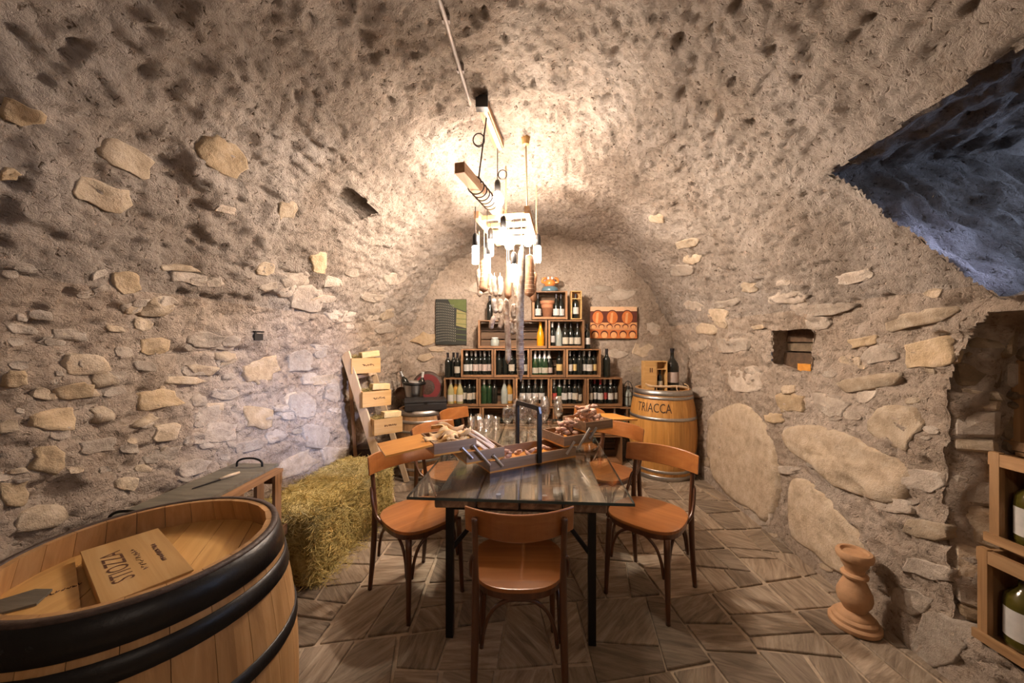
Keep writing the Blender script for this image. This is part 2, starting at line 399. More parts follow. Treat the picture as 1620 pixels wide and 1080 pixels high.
hole2_u = [hit(*p) for p in ((402, 526), (411, 526), (411, 537), (402, 537))]
Ys = np.concatenate([np.arange(-1.6, .55, .06), np.arange(.55, 4.68, .0125), [4.68, 4.74]])
ua = np.linspace(0, 1, 88); ub = np.linspace(1, 2, 430)[1:]; uc = np.linspace(2, 3, 88)[1:]
def shell(name, us, m, label_cut):
    YY, UU = np.meshgrid(Ys, us, indexing='ij')
    x, y, z, nx, nz, s = surf(YY, UU); d = disp(YY, UU, s)
    P = np.stack([x + nx * d, y, z + nz * d], -1).reshape(-1, 3)
    a, b = YY.shape; idx = np.arange(a * b).reshape(a, b)
    q = np.stack([idx[:-1, :-1], idx[:-1, 1:], idx[1:, 1:], idx[1:, :-1]], -1).reshape(-1, 4)
    cy = ((YY[:-1, :-1] + YY[1:, 1:]) / 2).ravel(); cu = ((UU[:-1, :-1] + UU[1:, 1:]) / 2).ravel()
    keep = np.ones(len(q), bool)
    for p in (lun_u, alc_u, nich_u, hole_u, hole2_u): keep &= ~inside(p, cy, cu)
    q = q[keep][:, ::-1]
    me = bpy.data.meshes.new(name); me.vertices.add(len(P)); me.vertices.foreach_set('co', P.astype(np.float32).ravel())
    me.loops.add(q.size); me.loops.foreach_set('vertex_index', q.astype(np.int32).ravel())
    me.polygons.add(len(q)); me.polygons.foreach_set('loop_start', np.arange(0, q.size, 4, dtype=np.int32))
    me.polygons.foreach_set('use_smooth', np.ones(len(q), bool)); me.update(calc_edges=True)
    return tag(obj(name, me, m), kind='structure')
wall_left = shell('wall_left', np.concatenate([ua, ub[:46]]), 'plaster_low', 0)
ceiling = shell('ceiling', ub[45:-45], 'plaster', 0)
wall_right = shell('wall_right', np.concatenate([ub[-46:], uc]), 'plaster_low', 0)

def reveal(name, poly, direction, length, m, seg=10, amp=.02, close=True, grow=.011, bend=0):
    """sides of an opening, pushed outwards from the vault surface"""
    d = Vector(direction).normalized(); poly = dens(poly, .035)
    n = len(poly); V = []; us = 5.6 if sum(q[1] for q in poly) / n < 2 else 1.1
    area = sum(poly[i][0] * poly[(i + 1) % n][1] - poly[(i + 1) % n][0] * poly[i][1] for i in range(n)); sg = 1 if area > 0 else -1
    nr = []
    for i in range(n):
        e = Vector((poly[(i + 1) % n][0] - poly[i - 1][0], (poly[(i + 1) % n][1] - poly[i - 1][1]) * us)); nr.append(Vector((e.y, -e.x)).normalized() * sg)
    for k in range(seg + 1):
        for i, (y, u) in enumerate(poly):
            g = grow + (amp * float(fbm(np.array([i * .22]), np.array([k * .5 + 3]), 3, 5)[0]) if k else 0)
            g0 = grow; dpt = length * k / seg
            p, nn = wallp(y + nr[i].x * g0, u + nr[i].y * g0 / us, .0)
            V.append(p + d * (length * k / seg) + Vector((0, nr[i].x, -nr[i].y)) * (g - grow if k else 0) + Vector((0, -min(dpt, bend) if y > 1.3 else 0, 0)))
    Fc = [(k * n + i, k * n + (i + 1) % n, (k + 1) * n + (i + 1) % n, (k + 1) * n + i) for k in range(seg) for i in range(n)]
    if close: Fc.append(tuple(seg * n + i for i in range(n)))
    mb = MB(); mb.add(V, Fc); o = mb.build(name, m, smooth=True); return tag(o, kind='structure')
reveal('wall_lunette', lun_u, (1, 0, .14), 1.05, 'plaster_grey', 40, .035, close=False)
reveal('wall_alcove', alc_u, (1, 0, 0), .75, 'plaster_low', 30, .03, bend=.085)
reveal('wall_niche', nich_u, (1, 0, 0), .17, 'plaster_low', 4, .01, grow=.011)
reveal('wall_putlog', hole_u, (-.6, .1, .75), .16, 'plaster', 4, .02, grow=.011)
# window at the end of the shaft
wx = 2.62
fr = MB()
for c, d in (((wx, .98, 1.72), (.06, 1.7, .06)), ((wx, .98, 2.62), (.06, 1.7, .06)), ((wx, .98, 2.17), (.04, 1.7, .03)), ((wx, .15, 2.17), (.06, .06, .9)), ((wx, 1.80, 2.17), (.06, .06, .9)), ((wx, .98, 2.17), (.04, .03, .9))): fr.box(c, d)
w1 = tag(fr.build('window_1', 'crate'), kind='structure')
obj('pane', MB().box((wx, .98, 2.17), (.006, 1.62, .86)).mesh('pane'), emit('daylit_frosted_pane', (.5, .66, 1), 1.5), w1)

# back and front walls
def endwall(name, y, face, m, step):
    xs = np.arange(-2.1, 2.5, step); zs = np.arange(-.02, 3.1, step); X, Z = np.meshgrid(xs, zs, indexing='ij')
    D = fbm(X * 1.5, Z * 1.5, 3, 91) * .03 + fbm(X * 7, Z * 9, 4, 97) * .012 - np.clip(pn(X * 5, Z * 13, 99) - .4, 0, 1) * .05
    P = np.stack([X, y + face * D, Z], -1).reshape(-1, 3); a, b = X.shape; idx = np.arange(a * b).reshape(a, b)
    q = np.stack([idx[:-1, :-1], idx[1:, :-1], idx[1:, 1:], idx[:-1, 1:]], -1).reshape(-1, 4)
    me = bpy.data.meshes.new(name); me.from_pydata(P.tolist(), [], q.tolist()); me.polygons.foreach_set('use_smooth', [True] * len(q))
    return tag(obj(name, me, m), kind='structure')
endwall('wall_back', 4.68, -1, 'plaster_low', .02)
endwall('wall_front', -1.55, 1, 'plaster_low', .08)

# ------------------------------------------------------------------ stones that show in the walls
def stone(outline_px, m, parent, t=.02, fine=1):
    pts = [hit(*p) for p in outline_px]; W3 = [wallp(*p, .0) for p in pts]
    cy = sum(p[0] for p in pts) / len(pts); cu = sum(p[1] for p in pts) / len(pts); c, n = wallp(cy, cu)
    P = [p for p, _ in W3]; k = len(P); V = []; sd = R.random() * 99
    rings = [(1.04, -.035), (1.0, .35 * t), (.9, t), (.55, t * 1.15)] if fine == 1 else [(1.03, -.04), (1, .3 * t), (.93, .8 * t), (.82, t), (.66, 1.08 * t), (.48, 1.12 * t), (.28, 1.15 * t)]
    cc = sum(P, Vector()) / k
    arr = np.array(pts); sx = surf(arr[:, 0], arr[:, 1]); dm = float(np.mean(disp(arr[:, 0], arr[:, 1], sx[5])))
    ys_, us_, hs_ = [], [], []
    for sc, h in rings + [(0, t * 1.1)]:
        for y_, u_ in pts:
            ys_.append(cy + (y_ - cy) * sc); us_.append(cu + (u_ - cu) * sc); hs_.append(h)
            if sc == 0: break
    ys_, us_, hs_ = np.array(ys_), np.array(us_), np.array(hs_); X, Y_, Z, NX, NZ, S_ = surf(ys_, us_); D = disp(ys_, us_, S_)
    D = np.where(hs_ < 0, D, np.maximum(D + .003, dm)) + hs_ + np.where(hs_ > .6 * t, (t * .5 + .005) * pn(ys_ * 11 + sd, S_ * 11, 7), 0)
    V = [(X[i] + NX[i] * D[i], Y_[i], Z[i] + NZ[i] * D[i]) for i in range(len(X))]; m_ = len(rings)
    Fc = [(a * k + i, a * k + (i + 1) % k, (a + 1) * k + (i + 1) % k, (a + 1) * k + i) for a in range(m_ - 1) for i in range(k)]
    Fc += [((m_ - 1) * k + i, (m_ - 1) * k + (i + 1) % k, m_ * k) for i in range(k)]
    mb = MB(); mb.add(V, Fc); me = mb.mesh('stone', True)
    bm = bmesh.new(); bm.from_mesh(me); bmesh.ops.recalc_face_normals(bm, faces=bm.faces); bm.to_mesh(me); bm.free()
    o = obj('stone', me, m, parent); return o
def blob(cx, cy, w, h, rot=0, n=13, irr=.26):
    a = math.radians(rot); o = []
    for i in range(n):
        t = 2 * PI * i / n; r = 1 + R.uniform(-irr, irr * .5)
        x = abs(math.cos(t)) ** .62 * math.copysign(1, math.cos(t)) * w / 2 * r; y = abs(math.sin(t)) ** .62 * math.copysign(1, math.sin(t)) * h / 2 * r
        o.append((cx + x * math.cos(a) - y * math.sin(a), cy + x * math.sin(a) + y * math.cos(a)))
    return o
def side_of(cx, cy):
    y, u = hit(cx, cy); k = len(ua) ; 
    if u < ub[45]: return wall_left
    if u > ub[-46]: return wall_right
    return ceiling
LEFT = [(355, 245, 90, 50, 28, 'o'), (205, 250, 95, 42, 28, 't'), (165, 310, 95, 44, 18, 't'), (30, 178, 66, 36, 20, 'o'), (12, 275, 34, 22, 10, 'o'), (352, 328, 38, 14, 15, 'g'),
 (455, 333, 36, 30, 0, 't'), (200, 446, 44, 34, 0, 'o'), (252, 486, 56, 30, -5, 't'), (500, 412, 28, 30, 0, 'o'), (480, 470, 60, 44, 0, 'g'), (466, 440, 48, 22, -8, 'g'), (285, 425, 64, 10, 3, 't'), (300, 440, 60, 18, 4, 'g'),
 (250, 548, 56, 32, -4, 'o'), (193, 557, 30, 18, 0, 'g'), (133, 576, 76, 36, -6, 't'), (160, 602, 42, 24, -12, 't'), (18, 598, 40, 32, 0, 'o'), (116, 618, 64, 26, -4, 'o'), (62, 622, 32, 18, 12, 't'), (228, 580, 34, 18, 6, 'g'),
 (325, 538, 56, 26, 4, 'g'), (368, 540, 30, 18, 0, 'g'), (360, 565, 34, 16, 0, 't'), (325, 585, 44, 16, 6, 't'), (365, 595, 26, 10, -8, 'g'), (418, 585, 54, 38, -24, 'o'), (482, 572, 44, 40, 0, 'g'), (512, 556, 18, 22, 0, 'g'),
 (295, 602, 66, 14, 2, 't'), (250, 630, 74, 34, -6, 'o'), (318, 634, 32, 20, -5, 'g'), (360, 624, 40, 20, 4, 'g'), (330, 658, 50, 26, -22, 'g'), (412, 660, 44, 42, 4, 'o'), (452, 650, 24, 18, 0, 'g'), (80, 664, 82, 36, -4, 'o'), (158, 656, 36, 26, -8, 't'), (222, 666, 48, 12, -20, 't'),
 (350, 683, 60, 30, -6, 'g'), (258, 685, 46, 34, -3, 't'), (72, 728, 60, 44, -5, 'o'), (330, 690, 80, 22, -10, 'g'), (200, 765, 36, 24, 0, 't'), (20, 780, 50, 42, 0, 'o'), (65, 818, 100, 34, -12, 't'), (480, 640, 40, 40, 0, 'g'), (500, 600, 30, 18, 0, 'g'), (528, 620, 24, 40, 0, 'g'),
 (300, 740, 60, 26, -20, 'g'), (440, 690, 40, 22, -8, 'g'), (500, 690, 46, 40, -8, 'g'), (470, 735, 70, 30, -25, 't'), (525, 720, 40, 30, -10, 'g'), (150, 705, 60, 22, -10, 'g'), (260, 720, 60, 24, -15, 'g'), (395, 705, 50, 20, -12, 'g'), (30, 520, 50, 16, 6, 'g'), (85, 540, 44, 14, 4, 'g'), (110, 530, 60, 18, 6, 'g'), (180, 520, 36, 10, 8, 't'), (540, 500, 44, 20, 0, 'g'), (600, 560, 30, 24, 0, 'g'), (610, 520, 40, 16, -4, 'g'), (585, 470, 36, 14, 10, 'g')]
RIGHT = [(1465, 562, 84, 48, -4, 'o'), (1360, 542, 50, 18, -10, 'o'), (1455, 505, 118, 26, -12, 't'), (1375, 605, 100, 26, -8, 't'), (1248, 637, 46, 30, 0, 'o'), (1247, 616, 24, 14, -6, 't'), (1312, 640, 60, 36, 20, 'g'), (1222, 662, 28, 16, 8, 'o'), (1420, 672, 90, 66, 24, 't'), (1475, 838, 76, 32, 6, 't'), (1385, 560, 60, 30, -4, 'g'), (1420, 800, 60, 24, 10, 'g'),
 (1180, 600, 60, 40, 0, 'g'), (1300, 490, 90, 20, -6, 'g'), (1160, 545, 50, 26, 0, 'g'), (1350, 440, 70, 20, -14, 'g'), (1085, 385, 40, 16, -14, 't'), (1092, 412, 28, 14, 0, 't'), (1075, 430, 36, 16, 0, 'g'), (1185, 455, 30, 16, 0, 't'), (1040, 345, 26, 14, 0, 't'), (1470, 900, 90, 30, 14, 'g'), (1490, 1010, 90, 90, 30, 'g'), (1440, 950, 60, 40, 20, 'g'), (1460, 760, 70, 40, 10, 'g'), (1250, 470, 60, 20, -6, 'g'), (1150, 480, 40, 14, -10, 'g'), (1120, 520, 34, 18, 0, 't')]
KM = {'o': 'stone_ochre', 't': 'stone_tan', 'g': 'stone_grey'}
for cx, cy, w, h, r, k in LEFT + RIGHT:
    stone(blob(cx, cy, w, h, r), KM[k], side_of(cx, cy), t=.002 if k == 'g' else .005)
for i in range(150):       # smaller rubble just showing through the mortar
    cx, cy = (R.uniform(0, 640), R.uniform(420, 800)) if i < 95 else (R.uniform(1090, 1480), R.uniform(430, 930))
    y, u = hit(cx, cy)
    if y > 4.5 or inside(alc_u, np.array([y]), np.array([u]))[0] or inside(nich_u, np.array([y]), np.array([u]))[0] or inside(hole2_u, np.array([y]), np.array([u]))[0]: continue
    w = R.uniform(14, 42); stone(blob(cx, cy, w, w * R.uniform(.3, .6), R.uniform(-16, 8) if cx < 800 else R.uniform(-8, 18), 8), R.choice(['stone_grey', 'stone_grey', 'stone_tan']), side_of(cx, cy), t=.001)
def smooth_outline(p, n):
    q = []; k = len(p)
    for i in range(k):
        a, b, c, d = [Vector((*p[(i + j - 1) % k], 0)) for j in range(4)]
        for j in range(n):
            t = j / n; v = .5 * ((2 * b) + (c - a) * t + (2 * a - 5 * b + 4 * c - d) * t * t + (3 * b - a - 3 * c + d) * t ** 3); q.append((v.x, v.y))
    return q
BOULD = [[(1122, 665), (1145, 645), (1172, 638), (1195, 655), (1215, 690), (1228, 740), (1226, 790), (1212, 825), (1188, 805), (1160, 790), (1130, 755), (1120, 715)],
 [(1240, 680), (1275, 672), (1325, 680), (1375, 705), (1420, 725), (1442, 755), (1425, 795), (1370, 785), (1325, 770), (1300, 745), (1258, 720), (1240, 700)],
 [(1250, 762), (1268, 757), (1290, 772), (1330, 808), (1362, 845), (1378, 890), (1360, 910), (1320, 900), (1285, 872), (1252, 848), (1246, 800)]]
for b in BOULD: stone(smooth_outline(b, 3), 'stone_tan', wall_right, t=.012, fine=2)
# blocks of the alcove's far jamb
jb = bpy.data.objects['wall_alcove']
zz = .30; rj = random.Random(4)
while zz < 1.5:
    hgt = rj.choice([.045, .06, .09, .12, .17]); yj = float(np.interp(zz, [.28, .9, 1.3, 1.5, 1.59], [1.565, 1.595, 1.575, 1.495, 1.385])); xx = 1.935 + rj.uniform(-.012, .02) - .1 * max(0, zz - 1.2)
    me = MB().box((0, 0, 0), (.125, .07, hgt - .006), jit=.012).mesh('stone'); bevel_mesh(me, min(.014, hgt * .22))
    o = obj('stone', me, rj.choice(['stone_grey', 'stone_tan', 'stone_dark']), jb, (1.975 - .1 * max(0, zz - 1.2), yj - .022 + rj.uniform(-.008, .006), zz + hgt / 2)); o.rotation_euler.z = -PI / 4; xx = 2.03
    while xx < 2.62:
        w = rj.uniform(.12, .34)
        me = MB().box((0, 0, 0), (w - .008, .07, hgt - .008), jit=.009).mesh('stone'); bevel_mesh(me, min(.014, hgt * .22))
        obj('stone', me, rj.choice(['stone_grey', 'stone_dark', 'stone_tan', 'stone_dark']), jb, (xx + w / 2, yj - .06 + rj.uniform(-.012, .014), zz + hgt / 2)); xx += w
    zz += hgt
# stones in the back wall
wb = bpy.data.objects['wall_back']; rb0 = random.Random(8)
for px, py, w, h, m in ((672, 536, 44, 24, 'stone_ochre'), (672, 565, 36, 14, 'stone_tan'), (690, 552, 30, 10, 'stone_tan'), (760, 455, 50, 18, 'stone_grey'), (985, 465, 50, 20, 'stone_grey'), (1020, 555, 40, 30, 'stone_tan'), (1035, 520, 30, 20, 'stone_grey'), (975, 560, 40, 18, 'stone_grey'), (950, 455, 40, 14, 'stone_grey'), (1015, 585, 50, 16, 'stone_tan')):
    c = dp(px, py, 4.66); k = 4.66 / F; P = []
    for i in range(11):
        a_ = 2 * PI * i / 11; r_ = 1 + rb0.uniform(-.4, .2); P.append((w / 2 * k * math.cos(a_) * r_, h / 2 * k * math.sin(a_) * r_))
    me = MB().prism(P, -.05, .008).mesh('stone'); bevel_mesh(me, .008); o = obj('stone', me, m, wb, c + Vector((0, .012, 0))); o.rotation_euler.x = PI / 2
# flat rock at the foot of the wall, below the alcove

# ------------------------------------------------------------------ floor
floor = tag(obj('floor', MB().box((.2, 1.55, -.03), (4.6, 6.4, .06)).mesh('floor'), 'grout'), kind='structure')
def split(poly, rng):
    """cut a convex polygon across its longer side with a slightly skewed line"""
    xs = [p[0] for p in poly]; ys = [p[1] for p in poly]; w, h = max(xs) - min(xs), max(ys) - min(ys)
    a = sum(abs(poly[i][0] * poly[(i + 1) % len(poly)][1] - poly[(i + 1) % len(poly)][0] * poly[i][1]) * 0 + (poly[i][0] * poly[(i + 1) % len(poly)][1] - poly[(i + 1) % len(poly)][0] * poly[i][1]) for i in range(len(poly))) / 2
    if abs(a) < rng.uniform(.05, .13): return [poly]
    t = rng.uniform(.33, .67); sk = rng.uniform(-.22, .22)
    if w > h * rng.uniform(.8, 1.25): p0 = Vector((min(xs) + w * t, (min(ys) + max(ys)) / 2)); d = Vector((sk, 1))
    else: p0 = Vector(((min(xs) + max(xs)) / 2, min(ys) + h * t)); d = Vector((1, sk))
    n = Vector((-d.y, d.x)).normalized(); A, B = [], []
    for i in range(len(poly)):
        p, q = Vector(poly[i]), Vector(poly[(i + 1) % len(poly)]); sp, sq = (p - p0).dot(n), (q - p0).dot(n)
        (A if sp >= 0 else B).append(tuple(p))
        if sp * sq < 0: x = p + (q - p) * (sp / (sp - sq)); A.append(tuple(x)); B.append(tuple(x))
    return [r for s_ in (A, B) if len(s_) > 2 for r in split(s_, rng)]
def shrink(poly, d):
    n = len(poly); c = Vector((sum(p[0] for p in poly) / n, sum(p[1] for p in poly) / n)); out = []
    for p in poly:
        v = Vector(p) - c; l = v.length; out.append(c + v * max(.2, (l - d * 1.35) / l))
    return [tuple(p) for p in out]
rf = random.Random(21)
for poly in split([(-1.75, .35), (2.15, .35), (2.3, 4.66), (-1.55, 4.66)], rf):
    ar = shrink(poly, rf.uniform(.007, .013)); c = Vector((sum(p[0] for p in ar) / len(ar), sum(p[1] for p in ar) / len(ar)))
    loc = [(p[0] - c.x + rf.uniform(-.006, .006), p[1] - c.y + rf.uniform(-.006, .006)) for p in ar]
    top = rf.uniform(.008, .014); me = MB().prism(loc, -.01, top).mesh('flagstone')
    obj('flagstone', me, 'flag', floor, (c.x, c.y, 0)); bevel_mesh(me, .003)
FT = .012

# ------------------------------------------------------------------ barrels
def barrel(name, label, loc, H, rh, rb, m, hoops, hm, ns=24, rim=.045, turn=0, chime=False):
    t = thing(name, label, 'barrel', loc, turn)
    def rad(z): k = (2 * z / H - 1); return rb - (rb - rh) * k * k
    zs = [H * i / 14 for i in range(15)]; st = MB(); g = .0007; da = 2 * PI / ns; V = []; Fc = []; th = .026
    for z in zs:
        r = rad(z)
        for j, (a, q) in enumerate(((g / r - da / 2, r), (0, r + .0015), (da / 2 - g / r, r), (da / 2 - g / r, r - th), (g / r - da / 2, r - th))):
            V.append((q * math.cos(a), q * math.sin(a), z))
    for i in range(14):
        for j in range(5): Fc.append((i * 5 + j, i * 5 + (j + 1) % 5, i * 5 + 5 + (j + 1) % 5, i * 5 + 5 + j))
    Fc += [(4, 3, 2, 1, 0), tuple(70 + j for j in range(5))]
    sm = MB().add(V, Fc).mesh('stave')
    for i in range(ns):
        o = obj('stave', sm, m, t); o.rotation_euler.z = i * da
    # head boards
    hz = H - rim; rr = rad(hz) - .02; nb = 6; w = 2 * rr / nb
    for i in range(nb):
        x0, x1 = -rr + i * w + .001, -rr + (i + 1) * w - .001; P = []
        k = 8
        P += [(x0 + (x1 - x0) * j / k, -math.sqrt(max(1e-5, rr * rr - (x0 + (x1 - x0) * j / k) ** 2))) for j in range(k + 1)]
        P += [(x1 - (x1 - x0) * j / k, math.sqrt(max(1e-5, rr * rr - (x1 - (x1 - x0) * j / k) ** 2))) for j in range(k + 1)]
        obj('head_board', MB().prism(P, hz - .022, hz + R.uniform(-.001, .001)).mesh('head_board'), 'oak_head', t)
    obj('bottom_board', MB().lathe([(0, .04), (rad(.04) - .02, .04), (rad(.04) - .02, .06), (0, .06)], 32).mesh('bottom_board'), m, t)
    for z0, z1 in hoops:
        P = [(rad(z0) + .001, z0), (rad(z0) + .005, z0), (rad((z0 + z1) / 2) + .0055, (z0 + z1) / 2), (rad(z1) + .005, z1), (rad(z1) + .001, z1)]
        hp = obj('hoop', MB().lathe(P, 64).mesh('hoop', True), hm, t)
        za = (z0 + z1) / 2
        for ang in (-1.9, -1.75): 
            rv = MB().lathe([(0, .003), (.004, .002), (.006, 0)], 8).mesh('rivet'); ro = obj('rivet', rv, hm, hp, ((rad(za) + .005) * math.cos(ang), (rad(za) + .005) * math.sin(ang), za)); ro.rotation_euler = (0, PI / 2, ang)
    if chime: obj('chime_ring', MB().lathe([(rh - .012, H - .001), (rh - .01, H + .003), (rh + .004, H + .002), (rh + .0055, H - .008), (rh + .001, H - .01)], 64).mesh('chime_ring', True), 'chime', t)
    return t, rad
BH = .945
b1, rad1 = barrel('oak_barrel', 'large pale oak barrel with black hoops in the left foreground', (-.965, .975, FT), BH - FT, .285, .345, 'oak',
    ((.0, .05), (.1, .14), (.24, .275), (.64, .675), (.80, .845), (.862, .928)), 'hoop_black', 26, .072, .4, True)
# small wine box lying on the barrel head
hz = BH - .072
def flat_thing(name, label, cat, loc, rz, d, m, **k):
    t = thing(name, label, cat, loc, rz); return t
t = thing('wine_box', 'flat pine wine box with burnt lettering lying on the barrel head', 'wine box', (-.983, .955, hz + .001), math.atan2(-.19, .267))
MB().box((0, 0, .016), (.345, .15, .032)).build('body', 'pine', t, bevel=.002)
MB().box((0, 0, .0345), (.35, .155, .005)).build('lid', 'pine', t, bevel=.001)
def letter(s, size, loc, rz, parent, m='ink', sx=1):
    me = text_mesh(s, size); o = obj('lettering', me, m, parent, loc); o.rotation_euler.z = rz; o.scale.x = sx; return o
letter('STIOZZA', .056, (.0, -.03, .0375), PI, t, sx=.86)
def scrawl(n, w, h, loc, rz, parent, m='ink', r=.0009, sd=1):
    rg = random.Random(sd); mb = MB()
    for i in range(n):
        x = -w / 2 + w * i / n
        mb.tube(curve_pts([(x + rg.uniform(0, w / n * .5), rg.uniform(-h, h) / 2, 0) for _ in range(4)] + [(x + w / n * .8, rg.uniform(-h, h) / 2, 0)], 3), r, 4)
    o = obj('printed_line', mb.mesh('printed_line'), m, parent, loc); o.rotation_euler.z = rz; return o
scrawl(12, .15, .012, (0, .008, .0372), PI, t, sd=3)
scrawl(22, .13, .010, (0, .045, .0372), PI, t, sd=4, r=.0012)
# rounded panel and slate tag at the left of the head
cb = Vector((-.965, .975)); dn = Vector((-.24, .19)).normalized(); P = []
p0 = Vector((-1.085, .915)) - cb; nrm = Vector((-dn.y, dn.x)) * -1
nrm = Vector((-.62, -.785)); off = p0.dot(nrm)
a_c = math.atan2(nrm.y, nrm.x); half = math.acos(max(-1, min(1, off / .243)))
P = [(.243 * math.cos(a_c - half + 2 * half * i / 24), .243 * math.sin(a_c - half + 2 * half * i / 24)) for i in range(25)]
t = thing('rounded_panel', 'rounded oak panel with faint script at the left of the barrel head', 'panel', (cb.x, cb.y, hz + .001))
obj('board', MB().prism(P, 0, .014).mesh('board'), 'oak_head', t)
scrawl(7, .06, .012, (-.105, -.10, .0146), 1.0, t, sd=9, r=.0011)
tg = [gp(px, py, hz + .016) for px, py in ((-40, 962), (0, 951), (56, 934), (83, 934), (58, 957), (0, 972), (-40, 985))]
c0 = sum(tg, Vector()) / 7
o = obj('slate_tag', MB().prism([(p.x - c0.x, p.y - c0.y) for p in tg], 0, .005).mesh('slate_tag'), 'slate', None, (c0.x, c0.y, hz + .0155))
tag(o, 'pointed grey slate tag lying on the barrel panel', 'tag')

b2, rad2 = barrel('oak_barrel', 'orange oak barrel with steel hoops and burnt lettering by the right wall', (1.69, 4.12, FT), .95, .29, .355, 'oak_new',
    ((.0, .05), (.085, .115), (.26, .29), (.64, .672), (.855, .885), (.895, .95)), 'hoop_steel', 20, .04, .1)
me = text_mesh('TRIACCA', .135)
az = math.atan2(-4.12, -1.69) - .28
for v in me.vertices:
    z = .765 + v.co.y; a = az + v.co.x * .70 / .36; r = rad2(z) + .003; v.co = (r * math.cos(a), r * math.sin(a), z)
o = obj('lettering', me, 'ink_d', b2); o.rotation_euler.z = -.1
b3, rad3 = barrel('oak_barrel', 'small weathered oak barrel with steel hoops under the black case', (-1.0, 4.12, FT), .73, .25, .285, 'oak_old',
    ((.0, .045), (.1, .13), (.2, .225), (.5, .525), (.6, .63), (.675, .73)), 'hoop_steel', 18, .03, .2)

# ------------------------------------------------------------------ chairs
def make_chair():
    t = thing('bentwood_chair', '', 'chair')
    # seat
    P = []
    for i in range(40):
        a = 2 * PI * i / 40; c_, s_ = math.cos(a), math.sin(a)
        x = math.copysign(abs(c_) ** .72, c_); y = math.copysign(abs(s_) ** .72, s_)
        w = .205 + .012 * y; P.append((x * w, y * .205))
    me = MB().prism(P, .452, .470).mesh('seat'); bevel_mesh(me, .005, 2); obj('seat', me, 'chair', t)
    fr = MB(); n = 40
    V = [(p[0] * k, p[1] * k, z) for k, z in ((.985, .452), (.97, .424), (.86, .424), (.86, .452)) for p in P]
    fr.add(V, [(a * n + i, ((a + 1) % 4) * n + i, ((a + 1) % 4) * n + (i + 1) % n, a * n + (i + 1) % n) for a in range(4) for i in range(n)])
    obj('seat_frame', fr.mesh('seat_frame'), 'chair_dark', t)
    # legs
    for s in (-1, 1):
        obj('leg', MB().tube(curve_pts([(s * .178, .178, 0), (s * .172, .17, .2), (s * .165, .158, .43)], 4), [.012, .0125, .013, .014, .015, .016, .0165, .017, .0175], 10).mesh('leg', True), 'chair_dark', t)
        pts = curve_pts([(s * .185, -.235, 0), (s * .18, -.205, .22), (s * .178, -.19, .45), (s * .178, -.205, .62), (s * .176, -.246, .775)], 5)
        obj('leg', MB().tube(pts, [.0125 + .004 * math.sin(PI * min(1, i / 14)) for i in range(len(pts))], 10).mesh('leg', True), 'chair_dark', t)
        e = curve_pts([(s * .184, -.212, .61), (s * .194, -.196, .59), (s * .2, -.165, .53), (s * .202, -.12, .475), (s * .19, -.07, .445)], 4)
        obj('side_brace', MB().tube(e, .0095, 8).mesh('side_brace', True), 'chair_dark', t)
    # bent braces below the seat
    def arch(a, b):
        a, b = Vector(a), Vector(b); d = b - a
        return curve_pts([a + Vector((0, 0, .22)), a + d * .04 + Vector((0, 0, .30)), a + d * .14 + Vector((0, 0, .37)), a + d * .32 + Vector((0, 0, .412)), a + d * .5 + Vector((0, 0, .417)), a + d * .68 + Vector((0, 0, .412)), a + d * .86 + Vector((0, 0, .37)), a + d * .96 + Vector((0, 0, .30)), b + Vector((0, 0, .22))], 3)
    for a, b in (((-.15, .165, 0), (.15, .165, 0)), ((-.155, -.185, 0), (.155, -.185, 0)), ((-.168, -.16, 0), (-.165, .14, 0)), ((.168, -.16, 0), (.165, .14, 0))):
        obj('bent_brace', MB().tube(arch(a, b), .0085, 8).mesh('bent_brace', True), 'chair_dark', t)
    # backrest
    n = 20; V = []; Fc = []
    for i in range(n + 1):
        a = -1 + 2 * i / n; x = a * .222; y = -.262 + .085 * a * a
        for dy, z in ((-.007, .685 + .012 * a * a), (-.007, .802 - .002 * a * a), (.007, .802 - .002 * a * a), (.007, .685 + .012 * a * a)): V.append((x, y + dy + (z - .74) * -.18, z))
    for i in range(n):
        for j in range(4): Fc.append((i * 4 + j, i * 4 + (j + 1) % 4, i * 4 + 4 + (j + 1) % 4, i * 4 + 4 + j))
    Fc += [(3, 2, 1, 0), tuple(n * 4 + j for j in range(4))]
    me = MB().add(V, Fc).mesh('backrest'); bevel_mesh(me, .003); obj('backrest', me, 'chair', t)
    return t
chair0 = make_chair()
CHAIRS = [((.03, 1.68), 0, 'brown bentwood chair in front, its curved back towards the viewer'),
 ((-.545, 2.15), -133, 'brown bentwood chair at the near left corner of the glass table'),
 ((.80, 2.15), 137, 'brown bentwood chair at the near right corner of the glass table'),
 ((-.48, 2.86), -125, 'brown bentwood chair in the middle of the table\'s left side'),
 ((.72, 2.85), 128, 'brown bentwood chair in the middle of the table\'s right side'),
 ((-.40, 3.50), -118, 'brown bentwood chair at the far left of the table before the small barrel'),
 ((.60, 3.55), 118, 'brown bentwood chair at the far right of the table before the crates')]
for i, ((x, y), a, lab) in enumerate(CHAIRS):
    o = chair0 if i == 0 else copy_tree(chair0)
    o.location = (x, y, FT); o.rotation_euler.z = math.radians(a); tag(o, lab, 'chair', 'bentwood chairs around the table')

